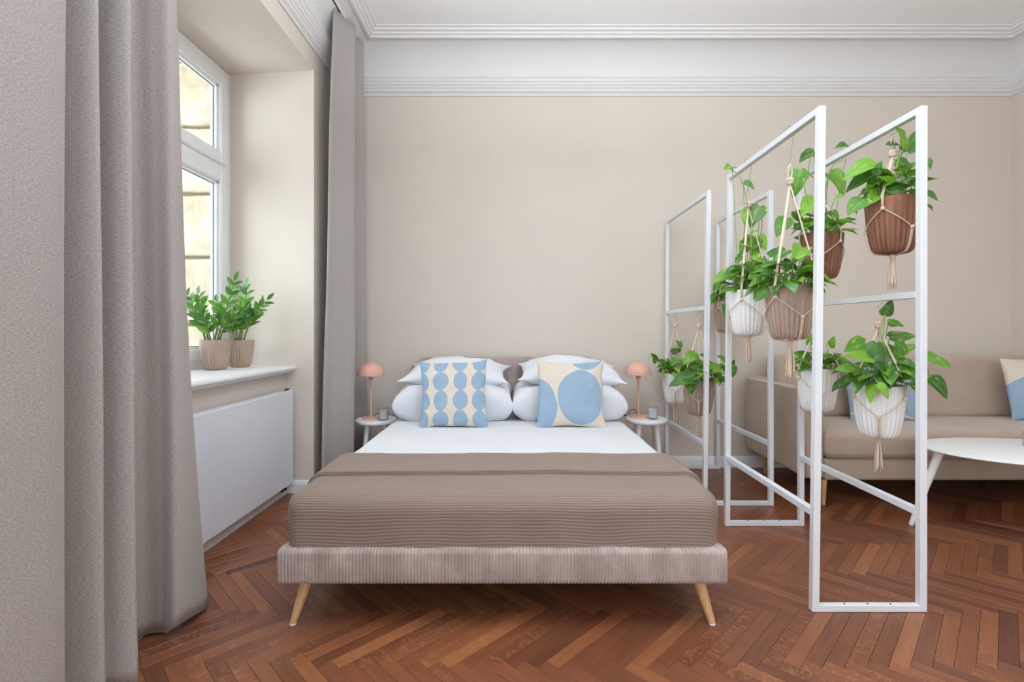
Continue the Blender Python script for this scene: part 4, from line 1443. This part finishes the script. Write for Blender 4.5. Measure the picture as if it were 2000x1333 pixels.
# rear stand, left frame
hanger('macrame hanger around the white pot on the rear stand', 1.216, 3.72, 0.548, 1.135, ZB_MID, 72, 0.13)
pothos('pothos in a small white fluted pot beside the pink lamp', 'white', 1.216, 3.72, 0.548,
       [(1281, 706, 1271, 690), (1298, 709, 1282, 702), (1300, 714, 1318, 728), (1332, 674, 1321, 666), (1312, 688, 1331, 682), (1326, 668, 1330, 680), (1306, 705, 1292, 716), (1318, 700, 1310, 715)],
       [[(1315, 725, 0), (1322, 700, 0), (1320, 680, 0), (1328, 668, 0)], [(1300, 722, 0), (1288, 712, 0), (1280, 704, 0)]], n=24, seed=7, size=0.085)
hanger('macrame hanger around the taupe pot on the rear stand', 1.212, 3.235, 0.545, 1.127, ZB_MID, 69, 0.14)
pothos('pothos in a taupe fluted pot on the rear stand spilling sideways', 'taupe', 1.212, 3.235, 0.545,
       [(1358, 690, 1334, 703), (1362, 710, 1341, 722), (1360, 733, 1314, 738, -0.13), (1352, 744, 1343, 768, -0.13), (1405, 720, 1375, 728, -0.1), (1403, 716, 1420, 726), (1432, 716, 1433, 735), (1416, 706, 1404, 696), (1430, 712, 1434, 704), (1380, 700, 1366, 690),
        (1350, 700, 1372, 712), (1395, 722, 1410, 738)],
       [[(1385, 735, 0), (1400, 722, 0), (1418, 712, 0), (1432, 714, 0)], [(1390, 735, 0), (1405, 738, 0), (1400, 745, 0), (1412, 752, 0)]], n=28, seed=8, size=0.09, spread=1.1)
# rear stand, right frame
hanger('macrame hanger around the taupe pot high on the rear stand', 1.6135, 3.73, 1.085, 1.70, ZB_TOP, 211, 0.13)
pothos('pothos in a taupe fluted pot high on the rear stand', 'taupe', 1.6135, 3.73, 1.085,
       [(1432, 530, 1398, 546), (1406, 552, 1394, 567), (1412, 560, 1424, 574), (1400, 575, 1386, 582), (1410, 570, 1398, 588), (1418, 596, 1414, 614, -0.13)], [], n=24, seed=9, size=0.08)


# ------------------------------------------------------------------ plants on the window sill
def zz_plant(label, x, y, z, stems_px, seed, s=0.83):
    rnd = random.Random(seed)
    root = thing('potted_zz_plant', label, 'plant', (x, y, z), 0, 'plants on the window sill')
    o = mk('pot', pot_mesh(POTM['taupe'], 'pot', 0.1 * s * 1.03, 0.228 * s * 0.955), None, root)
    so = mk('soil', SOIL, None, root); so.scale = (s, s, s)
    loc = Vector((x, y, z))
    for st_ in stems_px:
        dd = st_[0]
        pts = [P(px, py, y + dd * f) - loc for f, (px, py) in zip([i / (len(st_) - 2) for i in range(len(st_) - 1)], st_[1:])]
        path = smoothpath(pts, 8)
        bm = bmesh.new()
        m = len(path)
        tube(bm, path, [0.0062 * (1 - 0.75 * i / (m - 1)) for i in range(m)], 8)
        mk('stem', bm, M['brown_stem'], root, smooth=True)
        k0 = int(m * 0.30)
        L = sum((path[i + 1] - path[i]).length for i in range(k0, m - 1))
        nl = max(3, int(L / 0.027))
        for j in range(nl + 1):
            f = k0 + (m - 1 - k0) * j / nl
            i = min(int(f), m - 2)
            p = path[i].lerp(path[i + 1], f - i)
            tg = (path[i + 1] - path[i]).normalized()
            for sd in ((-1, 1) if j < nl else (0,)):
                side = Vector((1, -0.5 * rnd.uniform(0, 1), 0)) if j % 2 else Vector((0.75, 0.6, 0))
                side = (side - tg * side.dot(tg)).normalized()
                t = tg * rnd.uniform(0.75, 1.0) + side * sd * rnd.uniform(0.65, 0.95)
                nr = Vector((rnd.uniform(-.4, .4), -0.8, 0.5))
                sz = 0.078 * (1 - 0.25 * j / nl) * rnd.uniform(0.85, 1.1)
                put_leaf(OVALS, rnd, root, p, t, nr, sz)
    return root
zz_plant('glossy leafy plant in the taupe pot nearer the curtain on the sill', -1.800, 2.96, 0.861,
         [[-0.05, (402, 668), (388, 620), (362, 568)], [0.06, (408, 668), (396, 625), (388, 575)], [-0.06, (412, 668), (405, 640), (394, 612)],
          [0.0, (424, 668), (440, 610), (458, 549)], [-0.08, (428, 668), (438, 640), (458, 616)], [0.07, (418, 668), (428, 620), (424, 590)]], 3)
zz_plant('glossy leafy plant in the taupe pot farther along the sill', -1.765, 3.165, 0.861,
         [[0.0, (470, 664), (478, 610), (482, 558)], [0.02, (476, 664), (492, 622), (522, 586)], [-0.05, (462, 664), (462, 630), (470, 600)], [0.05, (466, 664), (474, 632), (484, 606)], [-0.03, (458, 664), (452, 640), (456, 612)]], 8, 0.80)

# ------------------------------------------------------------------ sofa
sofa = thing('sofa', 'taupe velvet sofa on wooden legs along the back wall', 'sofa', (2.88, 3.45, 0))
SX1 = 3.95
def soft(seed, amp=0.004):
    return lambda p: p + Vector((0, noise.noise(p * 4 + Vector((seed, 0, 0))) * amp, noise.noise(p * 3 + Vector((seed, 5, 0))) * amp * 1.3))
mk('base', rbox(1.932, SX1, 3.065, 3.86, 0.160, 0.296, 0.02, 0.1), M['velvet'], sofa, world=True, smooth=True)
mk('rear_rail', boxbm(1.99, SX1 - 0.03, 3.36, 3.84, 0.118, 0.161, 0.005), M['velvet'], sofa, world=True)
def crown(p):
    q = soft(2)(p)
    if p.z > 0.4: q.z += 0.012 * math.sin(PI * min(1, max(0, (p.y - 3.03) / 0.62)))
    return q
mk('seat_cushion', rbox(1.928, SX1, 3.035, 3.66, 0.297, 0.468, 0.048, 0.04, crown), M['velvet'], sofa, world=True, smooth=True)
def lean(p):
    q = soft(7, 0.006)(p)
    q.y += (p.z - 0.46) * 0.22
    return q
mk('back_cushion', rbox(1.945, SX1, 3.56, 3.77, 0.455, 0.912, 0.06, 0.04, lean), M['velvet'], sofa, world=True, smooth=True)
mk('back_frame', rbox(1.84, SX1, 3.79, 3.90, 0.17, 0.735, 0.025, 0.1), M['velvet'], sofa, world=True, smooth=True)
mk('armrest', rbox(1.812, 1.932, 3.065, 3.86, 0.172, 0.722, 0.022, 0.06, soft(4, 0.003)), M['velvet'], sofa, world=True, smooth=True)
bm = bmesh.new()
tube(bm, [(1.8165, 3.08, 0.7185), (1.8165, 3.85, 0.7185)], 0.003, 6)
tube(bm, [(1.8165, 3.069, 0.70), (1.8165, 3.069, 0.19)], 0.003, 6)
mk('piping', bm, M['velvet'], sofa, world=True, smooth=True)
for (lx, ly) in ((1.945, 3.10), (1.925, 3.78), (3.86, 3.10), (3.86, 3.78)):
    mk('leg', tube(bmesh.new(), [(lx, ly, 0), (lx, ly, 0.006), (lx, ly, 0.161 if ly < 3.3 else 0.171)], [0.011, 0.0125, 0.021], 16), M['leg_wood'], sofa, world=True, smooth=True, angle=40)
pillow('throw_cushion', 'light blue cushion with a thin white ring leaning on the sofa behind the plants', 'cushion',
       pillow_mesh('cushion', 0.48, 0.44, 0.13, mat_cushion('ring_cushion', 'rings'), 2.4, 0.05, 3.9, wr=0.006), (2.57, 3.45, 0.678), (R(-18), 0, R(-5)), 'cushions on the sofa')
pillow('throw_cushion', 'half cream half light blue cushion at the far end of the sofa', 'cushion',
       pillow_mesh('cushion', 0.44, 0.44, 0.13, mat_cushion('half_cushion', 'half'), 2.4, 0.05, 7.9, wr=0.006), (3.66, 3.42, 0.688), (R(-14), 0, R(-8)), 'cushions on the sofa')

# ------------------------------------------------------------------ coffee table
ct = thing('coffee_table', 'oval white coffee table with splayed round legs before the sofa', 'table', (2.93, 2.60, 0))
rot = Matrix.Rotation(R(-12), 3, 'Z')
bm = bmesh.new()
pr = [(0.0, 0.428), (0.90, 0.428), (0.975, 0.434), (1.0, 0.442), (0.996, 0.449), (0.98, 0.452), (0.0, 0.452)]
rings = []
for r_, z_ in pr:
    if r_ == 0: rings.append([bm.verts.new((2.93, 2.60, z_))]); continue
    ring = []
    for k in range(72):
        a = 2 * PI * k / 72
        c_, s_ = math.cos(a), math.sin(a)
        e = 0.9
        v = rot @ Vector((0.665 * r_ * math.copysign(abs(c_) ** e, c_), 0.345 * r_ * math.copysign(abs(s_) ** e, s_), 0))
        ring.append(bm.verts.new((2.93 + v.x, 2.60 + v.y, z_)))
    rings.append(ring)
for a, b in zip(rings, rings[1:]):
    for k in range(72):
        k2 = (k + 1) % 72
        if len(a) == 1: bm.faces.new((a[0], b[k2], b[k]))
        elif len(b) == 1: bm.faces.new((a[k], a[k2], b[0]))
        else: bm.faces.new((a[k], a[k2], b[k2], b[k]))
bmesh.ops.recalc_face_normals(bm, faces=bm.faces[:])
mk('tabletop', bm, M['white_wood'], ct, world=True, smooth=True, angle=40)
for (t_, b_) in (((2.365, 2.735, 0.43), (2.235, 2.775, 0.0)), ((3.12, 2.36, 0.43), (3.22, 2.20, 0.0)), ((3.30, 2.72, 0.43), (3.42, 2.86, 0.0))):
    a, b = Vector(b_), Vector(t_)
    mk('leg', tube(bmesh.new(), [a, a.lerp(b, 0.02), a.lerp(b, 0.6), b], [0.011, 0.0125, 0.018, 0.0215], 16), M['white_wood'], ct, world=True, smooth=True, angle=40)
candle('small glass candle jar on the coffee table at the picture edge', 2.87, 2.735, 0.452, 0.9)
